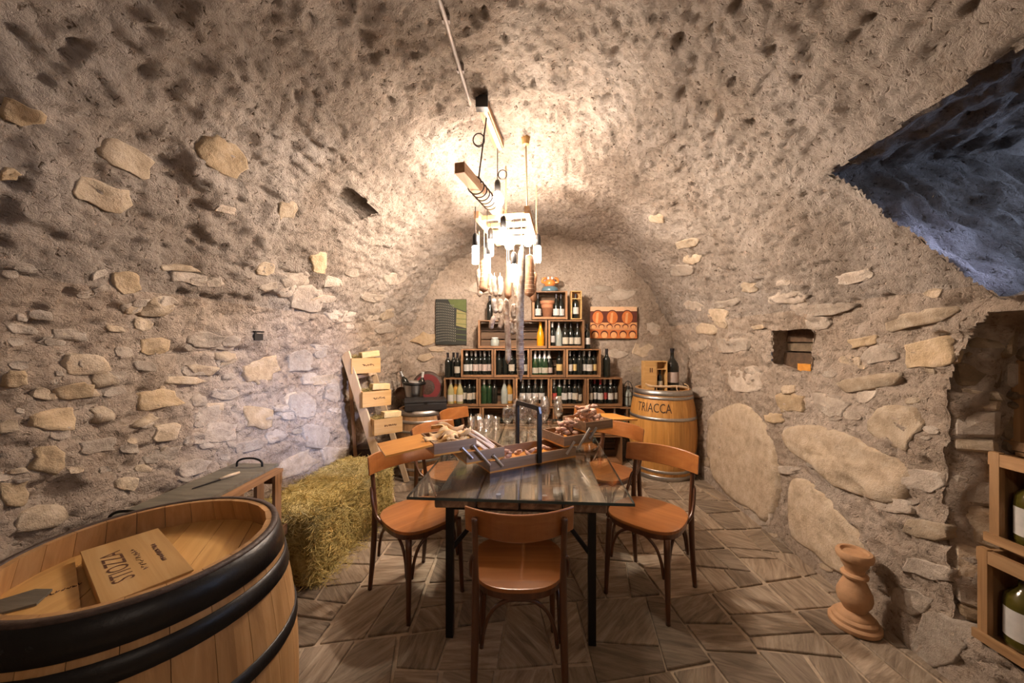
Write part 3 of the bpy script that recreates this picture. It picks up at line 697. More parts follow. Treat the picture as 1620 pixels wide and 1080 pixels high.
# ------------------------------------------------------------------ table
TA = -math.radians(4)
t = thing('dining_table', 'long table with old plank top on black iron legs under the glass sheet', 'table', (.09, 2.533, FT), TA)
TZ = .735
for i in range(4):
    x0 = -.41 + i * .205; P = [(x0 + .003 + R.uniform(0, .002), -.81 + R.uniform(-.01, .01)), (x0 + .202, -.81 + R.uniform(-.01, .01)), (x0 + .202, .80), (x0 + .003, .80)]
    me = MB().prism(P, TZ - .05 - FT, TZ - FT - R.uniform(0, .003)).mesh('plank'); bevel_mesh(me, .006); obj('plank', me, 'oldtop', t)
for sx in (-1, 1):
    for sy in (-1, 1):
        obj('leg', MB().box((sx * .35, sy * .725, (TZ - .05 - FT) / 2), (.036, .036, TZ - .05 - FT)).mesh('leg'), 'iron', t)
    obj('rail', MB().box((sx * .35, 0, TZ - .072 - FT), (.03, 1.43, .03)).mesh('rail'), 'iron', t)
    for sy in (-1, 1): obj('brace', MB().tube([(sx * .35, sy * .715, .42), (sx * .12, sy * .54, TZ - .07 - FT)], .012, 8).mesh('brace'), 'iron', t)
for sy in (-1, 1): obj('rail', MB().box((0, sy * .725, TZ - .072 - FT), (.68, .03, .03)).mesh('rail'), 'iron', t)
g = thing('glass_tabletop', 'thick clear glass sheet laid over the wooden table', 'tabletop', (.09, 2.533, TZ), TA)
obj('sheet', MB().box((0, 0, .021), (1.03, 1.75, .013)).mesh('sheet'), 'table_glass', g)
for c, d in (((0, -.876, .021), (1.034, .002, .013)), ((0, .876, .021), (1.034, .002, .013)), ((-.516, 0, .021), (.002, 1.75, .013)), ((.516, 0, .021), (.002, 1.75, .013))): obj('polished_edge', MB().box(c, d).mesh('polished_edge'), 'table_edge', g)
for x, y in ((-.1, -.79), (.12, -.79), (-.3, 0), (.3, 0), (-.1, .76), (.12, .76)): obj('standoff', MB().lathe([(0, 0), (.012, 0), (.012, .016), (0, .016)], 12, (x, y, 0)).mesh('standoff'), 'steel', g)
GZ = TZ + .028

# ------------------------------------------------------------------ cantilever serving box
TB = math.radians(29)
t = thing('cantilever_box', 'opened wooden cantilever serving box with black handle on the glass table', 'serving box', (.08, 2.24, GZ), TB)
def tray(u0, u1, z, lid=None):
    tr = obj('tray', MB().box(((u0 + u1) / 2, 0, z + .005), (u1 - u0, .24, .01)).mesh('tray_floor'), 'tray_in', t); tr.name = 'tray'
    for c, d in ((((u0 + u1) / 2, -.116, z + .036), (u1 - u0, .009, .054)), (((u0 + u1) / 2, .116, z + .036), (u1 - u0, .009, .054)), ((u0 + .0045, 0, z + .036), (.009, .224, .054)), ((u1 - .0045, 0, z + .036), (.009, .224, .054))):
        obj('side_board', MB().box(c, d).mesh('side_board'), 'tray', tr)
    return tr
tray(-.295, .295, 0); tray(-.43, -.205, .07); tray(.205, .43, .07); tray(-.605, -.375, .14); tray(.375, .605, .14)
for s in (-1, 1):
    l = obj('lid', MB().box((0, 0, 0), (.23, .24, .01)).mesh('lid'), 'tray_in', t, (s * .725, 0, .185)); l.rotation_euler.y = s * .10
    for a, b, y in (((.22, .03), (.28, .1), -.124), ((.30, .05), (.40, .17), -.130), ((.40, .1), (.46, .165), -.124)):
        obj('link_arm', MB().tube([(s * a[0], y, a[1]), (s * b[0], y, b[1])], .0085, 8).mesh('link_arm'), 'steel', t)
        obj('link_arm', MB().tube([(s * a[0], -y, a[1]), (s * b[0], -y, b[1])], .0085, 8).mesh('link_arm'), 'steel', t)
hp = [(.02, -.128, .015), (.02, -.128, .30), (.02, -.12, .325), (.02, .12, .325), (.02, .128, .30), (.02, .128, .015)]
hm_ = MB()
for a, b in zip(hp[:-1], hp[1:]): 
    a, b = Vector(a), Vector(b); d = b - a
    hm_.box((a + b) / 2, (.026, .014, d.length + .012), rot=d.to_track_quat('Z', 'X').to_matrix())
obj('handle', hm_.mesh('handle'), 'iron', t)
MT = Matrix.Translation((.08, 2.24, GZ)) @ Matrix.Rotation(TB, 4, 'Z')
def on_box(u, v, z): return MT @ Vector((u, v, z))
# food
rg = random.Random(5)
def lump(sz, n=2, seed=0, flat=1.0):
    bm = bmesh.new(); bmesh.ops.create_icosphere(bm, subdivisions=n, radius=1); r_ = random.Random(seed)
    for v in bm.verts: v.co = Vector((v.co.x * sz[0], v.co.y * sz[1], v.co.z * sz[2])) * r_.uniform(.78, 1.18)
    me = bpy.data.meshes.new('lump'); bm.to_mesh(me); bm.free(); me.polygons.foreach_set('use_smooth', [True] * len(me.polygons)); return me
def chip(w, l, seed):
    r_ = random.Random(seed); V = []; n, k = 8, 4
    for a in range(2):
        for i in range(n + 1):
            for j in range(k + 1):
                x = (i / n - .5) * l; y = (j / k - .5) * w * (1 - .3 * abs(i / n - .5) + .12 * math.sin(i * 2.1 + seed))
                V.append((x, y, .012 * math.sin(i * .9 + seed) + .01 * math.cos(j * 1.5 + seed) + (.003 if a else 0)))
    m_ = (n + 1) * (k + 1); Fc = []
    for i in range(n):
        for j in range(k):
            q = (i * (k + 1) + j, i * (k + 1) + j + 1, (i + 1) * (k + 1) + j + 1, (i + 1) * (k + 1) + j); Fc += [q[::-1], tuple(a + m_ for a in q)]
    rim_ = [j for j in range(k + 1)] + [i * (k + 1) + k for i in range(1, n + 1)] + [n * (k + 1) + j for j in range(k - 1, -1, -1)] + [i * (k + 1) for i in range(n - 1, 0, -1)]
    Fc += [(rim_[i], rim_[(i + 1) % len(rim_)], rim_[(i + 1) % len(rim_)] + m_, rim_[i] + m_) for i in range(len(rim_))]
    return MB().add(V, Fc).mesh('flatbread', True)
chips = [chip(.045, .15, i * 1.7) for i in range(4)]
for i in range(13):
    p = on_box(-.50 + rg.uniform(-.07, .07), rg.uniform(-.06, .06), .165 + .006 * i)
    o = obj('flatbread', chips[i % 4], 'bread', None, p); o.rotation_euler = (rg.uniform(-.4, .4), rg.uniform(-.3, .3), TB + rg.uniform(-.7, .7))
    tag(o, 'crisp golden flatbread piece heaped in the upper left tray', 'flatbread', 'flatbread in the upper left tray')
for i in range(11):
    a = on_box(-.27 + (i % 6) * .012, -.06 + .01 * (i % 4), .095 + .007 * (i // 4)); b = on_box(-.40 + (i % 6) * .016, .04 + .012 * (i % 5), .19 + .008 * (i // 4))
    o = obj('breadstick', MB().tube(curve_pts([a, a.lerp(b, .5) + Vector((0, 0, .004)), b], 3), .0075, 7).mesh('breadstick', True), 'stick')
    tag(o, 'pale thin breadstick leaning out of the lower left tray', 'breadstick', 'breadsticks in the lower left tray')
lumps = [lump((.031, .019, .013), 1, i) for i in range(5)]
for i in range(14):
    o = obj('meat_slice', lumps[i % 5], 'meat', None, on_box(rg.uniform(-.16, .18), rg.uniform(-.07, .07), .026 + .013 * (i % 3))); o.rotation_euler = (rg.uniform(-.6, .6), rg.uniform(-.6, .6), rg.uniform(0, 6))
    tag(o, 'folded cured meat slice in the long bottom tray', 'meat slice', 'meat slices in the bottom tray')
for i in range(34):
    o = obj('meat_piece', lumps[i % 5], 'meat', None, on_box(.318 + rg.uniform(-.085, .085) * (1 - i / 70), rg.uniform(-.072, .072) * (1 - i / 60), .092 + .0032 * i)); o.rotation_euler = (rg.uniform(-.8, .8), rg.uniform(-.8, .8), rg.uniform(0, 6))
    tag(o, 'small cured meat piece heaped in the lower right tray', 'meat piece', 'meat pieces in the lower right tray')
for i in range(46):
    o = obj('meat_piece', lumps[i % 5], 'meat', None, on_box(.49 + rg.uniform(-.1, .1) * (1 - i / 110), rg.uniform(-.078, .078) * (1 - i / 90), .162 + .0026 * i)); o.rotation_euler = (rg.uniform(-.8, .8), rg.uniform(-.8, .8), rg.uniform(0, 6))
    tag(o, 'small cured meat piece heaped in the upper right tray', 'meat piece', 'meat pieces in the upper right tray')

# ------------------------------------------------------------------ glasses
wg = MB().lathe([(.0, .0), (.034, .001), (.03, .004), (.006, .008), (.004, .012), (.0038, .09), (.006, .096), (.022, .108), (.036, .13), (.0405, .155), (.038, .19), (.032, .225), (.0312, .225), (.0372, .19), (.0395, .155), (.035, .131), (.021, .11), (.004, .099), (0, .098)], 20).mesh('bowl', True)
spots = []
for r_, (y, xs) in enumerate(((2.74, (-.035, .085, .19)), (2.87, (.03, .14, .25)), (3.0, (.07, .17, .27, .37)), (3.13, (.05, .16, .28)), (3.25, (.1, .2, .3, .4)))):
    for c_, x in enumerate(xs): spots.append((x + R.uniform(-.01, .01), y + R.uniform(-.015, .015), r_, c_))
rn = ['front row', 'second row', 'third row', 'fourth row', 'back row']
for x, y, r_, c_ in spots:
    o = obj('wine_glass', wg, 'glass', None, (x, y, GZ)); tag(o, 'clear stemmed wine glass, %s in the %s of the cluster' % (ORD[c_], rn[r_]), 'wine glass', 'wine glasses clustered on the table')
tu = MB().lathe([(0, 0), (.03, 0), (.034, .1), (.0325, .1), (.0285, .008), (0, .008)], 18).mesh('tumbler', True)
for i, (x, y) in enumerate(((-.33, 3.0), (-.25, 2.95), (-.28, 3.1), (-.19, 3.06), (-.2, 2.88), (-.13, 2.98))):
    o = obj('tumbler', tu, 'glass', None, (x, y, GZ)); tag(o, 'clear straight water tumbler in the group left of the wine glasses', 'tumbler', 'water tumblers on the table')

# ------------------------------------------------------------------ bottles
BK = {'bdx': ([(0, .004), (.030, 0), (.0365, .004), (.0375, .012), (.0375, .185), (.034, .203), (.022, .22), (.0155, .232), (.0145, .25), (.0145, .286), (.0158, .287), (.0158, .298), (.0145, .30), (0, .30)], (.238, .3015), .0158, (.055, .135), .0379),
      'bur': ([(0, .004), (.033, 0), (.040, .004), (.0415, .012), (.0415, .14), (.038, .17), (.026, .205), (.0165, .235), (.0145, .25), (.0145, .284), (.0158, .286), (.0158, .297), (.0145, .299), (0, .299)], (.24, .3005), .0158, (.035, .115), .0419),
      'chp': ([(0, .004), (.036, 0), (.043, .005), (.0445, .014), (.0445, .135), (.039, .17), (.026, .21), (.0175, .24), (.0155, .26), (.0155, .292), (.018, .294), (.018, .308), (.016, .311), (0, .311)], (.205, .3125), .0265, (.03, .095), .0449),
      'mag': ([(0, .005), (.055, 0), (.068, .008), (.070, .02), (.070, .27), (.062, .31), (.036, .35), (.022, .375), (.020, .39), (.020, .455), (.0225, .457), (.0225, .475), (.02, .478), (0, .478)], (.435, .48), .0215, (.10, .215), .0704),
      'jug': ([(0, .004), (.035, 0), (.045, .006), (.047, .02), (.047, .13), (.043, .155), (.025, .175), (.018, .185), (.0175, .215), (.02, .217), (.02, .235), (0, .236)], (.20, .2375), .0205, (.035, .12), .0474)}
BM = {}
for k, (p, cap, cr, lab, lr) in BK.items():
    rad_at = lambda z: np.interp(z, [q[1] for q in p[1:]], [q[0] for q in p[1:]])
    cz = np.linspace(cap[0], cap[1], 7); cp = [(float(rad_at(min(z, p[-1][1] - .003))) + .0008, float(z)) for z in cz] + [(0, cap[1])]
    BM[k] = (MB().lathe(p, 18).mesh('bottle_' + k, True), MB().lathe(cp, 14).mesh('capsule_' + k, True), MB().lathe([(lr, lab[0]), (lr, lab[1])], 14, a0=-PI / 2 - 1.25, a1=-PI / 2 + 1.25).mesh('label_' + k, True))
def bottle(loc, kind, gm, cm, lm, label, group=None, rz=0, cat='bottle', tilt=(0, 0), name='wine_bottle'):
    b, c, l = BM[kind]
    o = obj(name, b, M['bg_dark'] if len(b.materials) == 0 else None); o.material_slots[0].link = 'OBJECT'; o.material_slots[0].material = M[gm]
    for nm, me, mm in (('capsule', c, cm), ('label', l, lm)):
        if not mm: continue
        if len(me.materials) == 0: me.materials.append(M['lb_cream'])
        q = obj(nm, me, None, o); q.material_slots[0].link = 'OBJECT'; q.material_slots[0].material = M[mm]
    o.location = loc; o.rotation_euler = (tilt[0], tilt[1], rz); return tag(o, label, cat, group)

# ------------------------------------------------------------------ crates on the back wall
CY, CWD, CHG, CDP, PITCH = 4.36, .428, .335, .27, .345
SC = F / CY
def crate_meshes(w, h, d):
    e = .014
    return [('bottom_board', MB().box((0, 0, e / 2), (w, d, e)).mesh('bottom_board'), 'crate'), ('top_board', MB().box((0, 0, h - e / 2), (w, d, e)).mesh('top_board'), 'crate'),
            ('side_board', MB().box((-w / 2 + e / 2, 0, h / 2), (e, d, h - 2 * e)).mesh('side_board'), 'crate_v'), ('side_board', MB().box((w / 2 - e / 2, 0, h / 2), (e, d, h - 2 * e)).mesh('side_board'), 'crate_v'),
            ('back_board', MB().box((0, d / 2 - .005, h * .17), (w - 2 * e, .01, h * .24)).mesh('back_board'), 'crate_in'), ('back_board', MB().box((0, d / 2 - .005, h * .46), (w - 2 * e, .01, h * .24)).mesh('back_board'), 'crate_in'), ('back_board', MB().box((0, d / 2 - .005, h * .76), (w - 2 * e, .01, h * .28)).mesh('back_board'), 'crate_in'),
            ('corner_post', MB().box((-w / 2 + .012, -d / 2 - .004, h / 2), (.022, .01, h)).mesh('corner_post'), 'crate_v'), ('corner_post', MB().box((w / 2 - .012, -d / 2 - .004, h / 2), (.022, .01, h)).mesh('corner_post'), 'crate_v'),
            ('lip', MB().box((0, -d / 2 - .003, .014), (w - .048, .008, .028)).mesh('lip'), 'crate')]
CM = {}
def crate(x0, x1, k, label, grp='stacked wooden crates of bottles at the back wall', h=CHG):
    w = round((x1 - x0) / SC - .006, 3)
    if (w, h) not in CM: CM[(w, h)] = crate_meshes(w, h, CDP)
    x = ((x0 + x1) / 2 - HX) / SC; z = .02 + PITCH * k
    t = thing('wine_crate', label, 'crate', (x, CY + CDP / 2 + R.uniform(0, .008), z), 0, grp)
    for nm, me, m in CM[(w, h)]: obj(nm, me, m, t)
    return x, z, w
KD = {'D': ('bdx', 'bg_dark', 'cap_dark', 'lb_cream', 'dark bottle with cream label'), 'W': ('bdx', 'bg_dark', 'cap_white', 'lb_white', 'dark bottle with white cap'),
      'P': ('bdx', 'bg_dark', 'cap_silver', 'lb_pink', 'dark bottle with pinkish label'), 'N': ('bdx', 'bg_dark', 'cap_dark', None, 'plain dark bottle'),
      'Y': ('bur', 'bg_pale', 'cap_white', 'lb_white', 'pale white-wine bottle'), 'A': ('bur', 'bg_amber', 'cap_white', 'lb_cream', 'amber wine bottle'),
      'G': ('bdx', 'bg_green', 'cap_white', None, 'green bottle with white cap'), 'C': ('bur', 'bg_clear', 'cap_silver', None, 'pale frosted bottle'), 'T': ('bdx', 'bg_dark', 'cap_silver', 'lb_white', 'dark bottle with silver neck foil'),
      'S': ('chp', 'bg_green', 'cap_silver', 'lb_cream', 'foil-necked sparkling wine bottle'), 'Q': ('chp', 'bg_dark', 'cap_white', 'lb_pink', 'sparkling wine bottle with pink label'),
      'O': ('bdx', 'bg_dark', 'cap_dark', 'lb_gold', 'dark bottle with gold label'), 'E': ('bdx', 'bg_dark', 'cap_red', 'lb_white', 'dark bottle with red cap'),
      'L': ('bur', 'bg_dark', 'cap_dark', 'lb_cream', 'round-shouldered bottle with cream label'), 'R': ('bdx', 'bg_dark', 'cap_white', 'lb_red', 'dark wine bottle with red label')}
def fill(x, z, w, seq, where):
    n = len(seq)
    for i, k in enumerate(seq):
        if k == '-': continue
        kd = KD[k]; bx_ = x - w / 2 + .05 + (w - .1) * (i + .5) / n if n < 5 else x - w / 2 + .056 + (w - .112) * i / (n - 1)
        if kd[0] == 'chp' or kd[0] == 'bur': bx_ = x + (bx_ - x) * .93
        yy = CY + .085 + (.045 if (n >= 5 and i % 2) else 0)
        bottle((bx_, yy, z + .0145), kd[0], kd[1], kd[2], kd[3], '%s, %s in %s' % (kd[4], ORD[i], where), 'bottles in the crates at the back wall', R.uniform(-.25, .25))
rows = {0: [(702, 757), (757, 815), (815, 870), (870, 930), (930, 985)], 1: [(704, 762), (762, 820), (820, 878), (878, 936), (936, 994)],
        2: [(702, 757), (757, 815), (815, 870), (870, 928), (928, 985)], 3: [(729, 781), (781, 838), (838, 895), (895, 951)]}
rname = {0: 'floor row', 1: 'row above the floor row', 2: 'third row up', 3: 'fourth row up'}
conts = {2: ['YAYDDD', 'GGN-CA', 'TTTT', 'RSTTDL', 'DEERWD'], 3: ['WWPPPP', 'NNDND', 'SSSQ-O', 'WONWTO'], 1: ['NN', '', '', '', 'NS'], 0: [''] * 5}
for k in rows:
    for i, (a, b) in enumerate(rows[k]):
        x, z, w = crate(a, b, k, 'open wooden wine crate, %s in the %s' % (ORD[i], rname[k]))
        if conts[k][i]: fill(x, z, w, conts[k][i], '%s crate, %s' % (['first', 'second', 'third', 'fourth', 'fifth'][i], rname[k]))
# row four: wide slatted crate and crate with five bottles
x, z, w = crate(756, 866, 4, 'wide slatted crate with mostly empty inside, behind the hanging salami')
bottle((dp(855, 540, CY + .1).x, CY + .1, z + .0145), 'chp', 'bg_orange', 'bg_orange', None, 'bright orange liqueur bottle in the wide slatted crate')
jar = thing('glass_jar', 'pale glass jar lying in the left of the wide slatted crate', 'jar', (dp(783, 540, CY + .09).x, CY + .09, z + .0145))
obj('body', MB().lathe([(0, 0), (.045, 0), (.055, .02), (.055, .075), (.04, .095), (.036, .1), (0, .1)], 16).mesh('body', True), 'bg_clear', jar); obj('lid', MB().lathe([(.04, .1), (.042, .102), (.042, .115), (0, .117)], 16).mesh('lid'), 'white_glaze', jar)
x, z, w = crate(867, 925, 4, 'open wine crate of five bottles, right end of the upper row'); fill(x, z, w, 'WCLLL', 'the crate left of the barrel picture')
# row five
x, z, w = crate(842, 898, 5, 'small topmost wine crate carrying the ceramic figure')
for i, (px, k) in enumerate(((851, 'L'), (880, 'L'), (888, 'L'))):
    bottle((dp(px, 0, CY + .09).x, CY + .09 + .03 * (i == 2), z + .0145), 'bur', 'bg_dark', 'cap_dark', 'lb_white', ['dark bottle with white label left of the clay pot in the top crate', 'dark bottle with white label right beside the clay pot in the top crate', 'dark bottle with white label at the right end of the top crate'][i])
pot = MB().lathe([(0, 0), (.055, 0), (.075, .17), (.088, .17), (.09, .21), (.08, .21), (.078, .17), (.05, .02), (0, .02)], 20)
tag(pot.build('clay_pot', 'terracotta', None, True, loc=(dp(866, 0, CY + .08).x, CY + .09, z + .0145)), 'terracotta flower pot inside the topmost crate', 'flower pot')
bx_ = thing('bottle_box', 'narrow upright pine box holding one bottle at the top right', 'wine box', (dp(911, 0, CY + .06).x, CY + .07, z))
for c, d in (((-.058, 0, .17), (.01, .11, .34)), ((.058, 0, .17), (.01, .11, .34)), ((0, 0, .005), (.106, .11, .01)), ((0, 0, .335), (.106, .11, .01)), ((0, .05, .17), (.106, .01, .32)), ((0, -.03, .245), (.106, .05, .008))):
    obj('board', MB().box(c, d).mesh('board'), 'pine', bx_)
bottle((bx_.location.x, CY + .07, z + .0105), 'bdx', 'bg_dark', 'cap_dark', 'lb_white', 'single dark bottle with white label inside the narrow pine box')
z4 = .02 + PITCH * 4 - .0095
bottle((dp(929, 0, CY + .08).x, CY + .08, z4), 'bdx', 'bg_dark', 'cap_dark', 'lb_white', 'dark bottle with white label standing alone beside the barrel picture')
z3 = .02 + PITCH * 3 - .0095
bottle((dp(960, 0, CY + .08).x, CY + .09, z3), 'bdx', 'bg_dark', 'cap_dark', None, 'tall all-dark bottle standing alone on the right end of the stack').scale = (1.15, 1.15, 1.15)
for i, px in enumerate((709, 717, 724)):
    bottle((dp(px, 0, CY + .09).x, CY + .07 + .05 * (i == 1), z3), 'bdx', 'bg_dark', 'cap_dark', (None, None, 'lb_cream')[i], ['all-dark bottle at the far left end on top of the stack', 'all-dark bottle set back, second on the left end of the stack', 'dark bottle with cream label on the left end of the stack'][i])
z2 = .02 + PITCH * 2
bottle((dp(775, 0, CY + .1).x, CY + .1, .02 + PITCH * 5 - .0095), 'bdx', 'bg_dark', 'cap_dark', None, 'dark bottle standing on the wide crate behind the hanging meats')
# lantern cage and jar at the right end of the stack
pl = MB().box((dp(992, 0, CY).x, CY + .11, .02 + PITCH * 2 - .021), (.16, .24, .014)).build('shelf_board', 'crate'); tag(pl, 'short shelf board under the wire cage at the right end', 'shelf')
cx = dp(994, 0, CY + .08).x
lt = thing('wire_cage', 'black iron wire cage holding a bottle beside the right barrel', 'bottle cage', (cx, CY + .09, .02 + PITCH * 2 - .0135))
for i in range(6):
    a = i * PI / 3 + .2; c_, s_ = math.cos(a), math.sin(a)
    obj('wire', MB().tube(curve_pts([(.06 * c_, .06 * s_, 0), (.062 * c_, .062 * s_, .12), (.058 * c_, .058 * s_, .22), (.035 * c_, .035 * s_, .28), (.004 * c_, .004 * s_, .305)], 3), .0035, 6).mesh('wire'), 'iron', lt)
for zz_ in (.004, .12, .22): obj('ring', MB().tube([(.061 * math.cos(i * PI / 10), .061 * math.sin(i * PI / 10), zz_) for i in range(21)], .0035, 6).mesh('ring'), 'iron', lt)
bottle((cx, CY + .09, .02 + PITCH * 2 - .0075), 'jug', 'bg_clear', 'cap_dark', None, 'pale squat bottle inside the black wire cage')
bottle((dp(990, 0, CY + .05).x, CY + .05, .02 + PITCH + .0145), 'jug', 'bg_green', 'cap_dark', 'lb_cream', 'squat dark jar below the wire cage')
# ceramic figure
fg = thing('ceramic_figure', 'round orange and blue ceramic figure on the topmost crate', 'figurine', (dp(870, 0, CY + .1).x, CY + .1, .02 + PITCH * 5 + CHG + .001))
obj('base', MB().lathe([(0, 0), (.10, 0), (.105, .02), (.095, .05), (.06, .07), (0, .075)], 20).mesh('base', True), 'blue_glaze', fg)
obj('body', MB().lathe([(0, .06), (.05, .065), (.068, .095), (.06, .13), (.04, .15), (0, .155)], 20).mesh('body', True), 'orange_glaze', fg)
for s in (-1, 1):
    obj('arm', MB().tube(curve_pts([(s * .05, -.01, .11), (s * .095, -.02, .12), (s * .085, -.03, .155), (s * .05, -.03, .165)], 4), .015, 8).mesh('arm', True), 'orange_glaze', fg)
    e = lump((.017, .017, .019), 2, 5); obj('bead', e, 'white_glaze', fg, (s * .022, -.035, .162))
obj('cap', MB().lathe([(0, .19), (.03, .185), (.05, .165), (.045, .145), (0, .14)], 16).mesh('cap', True), 'terracotta', fg)

# ------------------------------------------------------------------ pictures on the back wall
def poly_print(mb, P, y): mb.add([(p[0], y, p[1]) for p in P], [tuple(range(len(P)))])
YP = 4.635
a, b = dp(689, 473, YP), dp(738, 545, YP); w, h = b.x - a.x, a.z - b.z
po = thing('vineyard_poster', 'dark green poster of terraced vineyard rows on the back wall', 'poster', ((a.x + b.x) / 2, YP, b.z))
obj('panel', MB().box((0, .014, h / 2), (w, .012, h)).mesh('panel'), 'pr_slate', po)
m1, m2, m3 = MB(), MB(), MB(); rp = random.Random(3)
poly_print(m2, [(w * .02, h * .84), (w * .49, h * .72), (w * .49, h * .99), (-w * .1, h * .99)], .006)
poly_print(m3, [(w * .16, h * .42), (w * .49, h * .36), (w * .49, h * .7), (w * .18, h * .78)], .0055)
for i in range(15):
    z0 = h * (.05 + .058 * i)
    for j in range(12):
        x0 = -w * .48 + w * .054 * j; zz_ = z0 + .03 * h * math.sin(j * .25 + i * .1)
        if x0 < w * (.10 if i > 5 else .4): poly_print(m1, [(x0, zz_), (x0 + w * .028, zz_ + .003), (x0 + w * .04, zz_ + h * .036), (x0 + w * .014, zz_ + h * .036)], .003)
    if i % 2: poly_print(m2, [(w * .16, z0), (w * .49, z0 - .012), (w * .49, z0 - .004), (w * .16, z0 + .008)], .002)
obj('printed_rows', m1.mesh('printed_rows'), 'pr_grey', po); obj('printed_green', m2.mesh('printed_green'), 'pr_green', po); obj('printed_terrace', m3.mesh('printed_terrace'), 'pr_olive', po)
a, b = dp(934, 485, YP), dp(1008, 535, YP); w, h = b.x - a.x, a.z - b.z
po = thing('barrel_picture', 'orange picture of stacked wine barrels on the back wall', 'picture', ((a.x + b.x) / 2, YP, b.z))
obj('panel', MB().box((0, .016, h / 2), (w, .016, h)).mesh('panel'), 'canvas', po)
def disc(mb, x, z, rx, rz_, y): poly_print(mb, [(x + rx * math.cos(i * PI / 12), z + rz_ * math.sin(i * PI / 12)) for i in range(24)], y)
md, mo, ml, ms = MB(), MB(), MB(), MB()
poly_print(ms, [(-w * .5, h * .86), (w * .5, h * .86), (w * .5, h), (-w * .5, h)], .0055)
poly_print(md, [(-w * .5, h * .5), (w * .5, h * .5), (w * .5, h * .86), (-w * .5, h * .86)], .006)
for x in (-.34, -.03, .29): disc(md, x * w, h * .67, w * .135, h * .23, .004); disc(mo, x * w, h * .66, w * .115, h * .205, .002); poly_print(ml, [(x * w - .03, h * .50), (x * w + .0, h * .47), (x * w + .012, h * .82), (x * w - .018, h * .8)], .0005)
poly_print(ml, [(-w * .5, h * .43), (w * .5, h * .43), (w * .5, h * .5), (-w * .5, h * .5)], .005)
poly_print(mo, [(-w * .5, 0), (w * .5, 0), (w * .5, h * .26), (-w * .5, h * .28)], .0055)
for i in range(6): disc(md, (-.43 + .17 * i) * w, h * .38, w * .065, h * .075, .003); disc(ml, (-.43 + .17 * i) * w, h * .36, w * .05, h * .06, .001)
for i in range(5): disc(md, (-.4 + .2 * i) * w, h * .13, w * .08, h * .12, .003); disc(ml, (-.4 + .2 * i) * w, h * .1, w * .065, h * .1, .001)
for nm, mb, m in (('printed_shadow', md, 'pr_dark'), ('printed_barrels', mo, 'pr_orange'), ('printed_light', ml, 'pr_light'), ('printed_sky', ms, 'pr_sky')): obj(nm, mb.mesh(nm), m, po)

# ------------------------------------------------------------------ things on the right barrel
BZ = .95 + FT - .04; bxr, byr = 1.69, 4.12
bo = thing('bottle_box', 'two-compartment pine wine box standing on the right barrel', 'wine box', (bxr - .10, byr - .02, BZ + .0012), -.05)
for c, d in (((-.12, 0, .17), (.01, .11, .34)), ((.12, 0, .17), (.01, .11, .34)), ((.01, 0, .17), (.01, .10, .32)), ((0, 0, .005), (.23, .11, .01)), ((0, 0, .335), (.23, .11, .01)), ((0, .05, .17), (.23, .01, .32)), ((.065, -.01, .25), (.1, .08, .008))): obj('board', MB().box(c, d).mesh('board'), 'pine', bo)
obj('cover', MB().box((-.055, -.05, .17), (.12, .008, .32)).mesh('cover'), 'pine', bo)
for i in range(2): obj('printed_mark', MB().box((-.06 + .02 * i, -.0545, .24), (.012, .001, .05)).mesh('printed_mark'), 'ink', bo)
bottle((bxr - .10 + .064, byr - .02, BZ + .012), 'bdx', 'bg_dark', 'cap_dark', 'lb_cream', 'dark bottle inside the pine box on the right barrel').scale = (.78, .78, .78)
bottle((bxr + .115, byr + .01, BZ + .0012), 'mag', 'bg_dark', 'cap_dark', 'lb_pink', 'big magnum bottle with pink label on the right barrel')
cr = thing('bottle_cradle', 'curved pale wooden bottle cradle lying on the right barrel', 'cradle', (bxr, byr - .18, BZ + .001))
obj('bow', MB().tube(curve_pts([(-.255, 0, .105), (-.2, 0, .078), (-.05, 0, .072), (.08, 0, .075), (.2, 0, .06)], 5), [.008] * 3 + [.013] * 18, 8).mesh('bow', True), 'pale', cr)
obj('leg', MB().tube([(-.15, 0, 0), (-.15, 0, .075)], .009, 8).mesh('leg'), 'iron', cr); obj('leg', MB().tube([(.1, .0, 0), (.1, .0, .075)], .009, 8).mesh('leg'), 'iron', cr)
obj('ring', MB().tube([(.14 + .065 * math.cos(i * PI / 12), -.01, .055 + .05 * math.sin(i * PI / 12)) for i in range(-14, 6)], .006, 6).mesh('ring', True), 'pale', cr)

# ------------------------------------------------------------------ things on and by the small barrel
SZ = .73 + FT
cs = thing('black_case', 'flat black leather case lying across the small barrel', 'case', (-.95, 4.02, SZ + .001), .28)
me = MB().box((0, 0, .04), (.44, .26, .08)).mesh('body'); bevel_mesh(me, .012, 2); obj('body', me, 'blackbox', cs)
me = MB().box((0, 0, .095), (.445, .265, .028)).mesh('lid'); bevel_mesh(me, .01, 2); obj('lid', me, 'blackbox', cs); obj('clasp', MB().box((0, -.135, .085), (.03, .008, .03)).mesh('clasp'), 'iron', cs)
bu = thing('ice_bucket', 'shiny steel ice bucket with black bands behind the black case', 'bucket', (-1.13, 4.25, SZ + .001))
obj('shell', MB().lathe([(0, 0), (.085, 0), (.09, .05), (.125, .27), (.13, .275), (.122, .27), (.085, .06), (0, .06)], 28).mesh('shell', True), 'steel', bu)
for z_, r_ in ((.25, .123), (.09, .098)): obj('band', MB().lathe([(r_, z_ - .012), (r_ + .006, z_ - .01), (r_ + .008, z_ + .012), (r_, z_ + .014)], 28).mesh('band', True), 'iron', bu)
bottle((-1.17, 4.25, SZ + .115), 'bdx', 'bg_dark', 'cap_silver', None, 'bottle with silver foil leaning left in the ice bucket', tilt=(0, -.42))
bottle((-1.07, 4.26, SZ + .085), 'bdx', 'bg_dark', 'cap_white', None, 'bottle with white foil leaning right in the ice bucket', tilt=(0, .12))
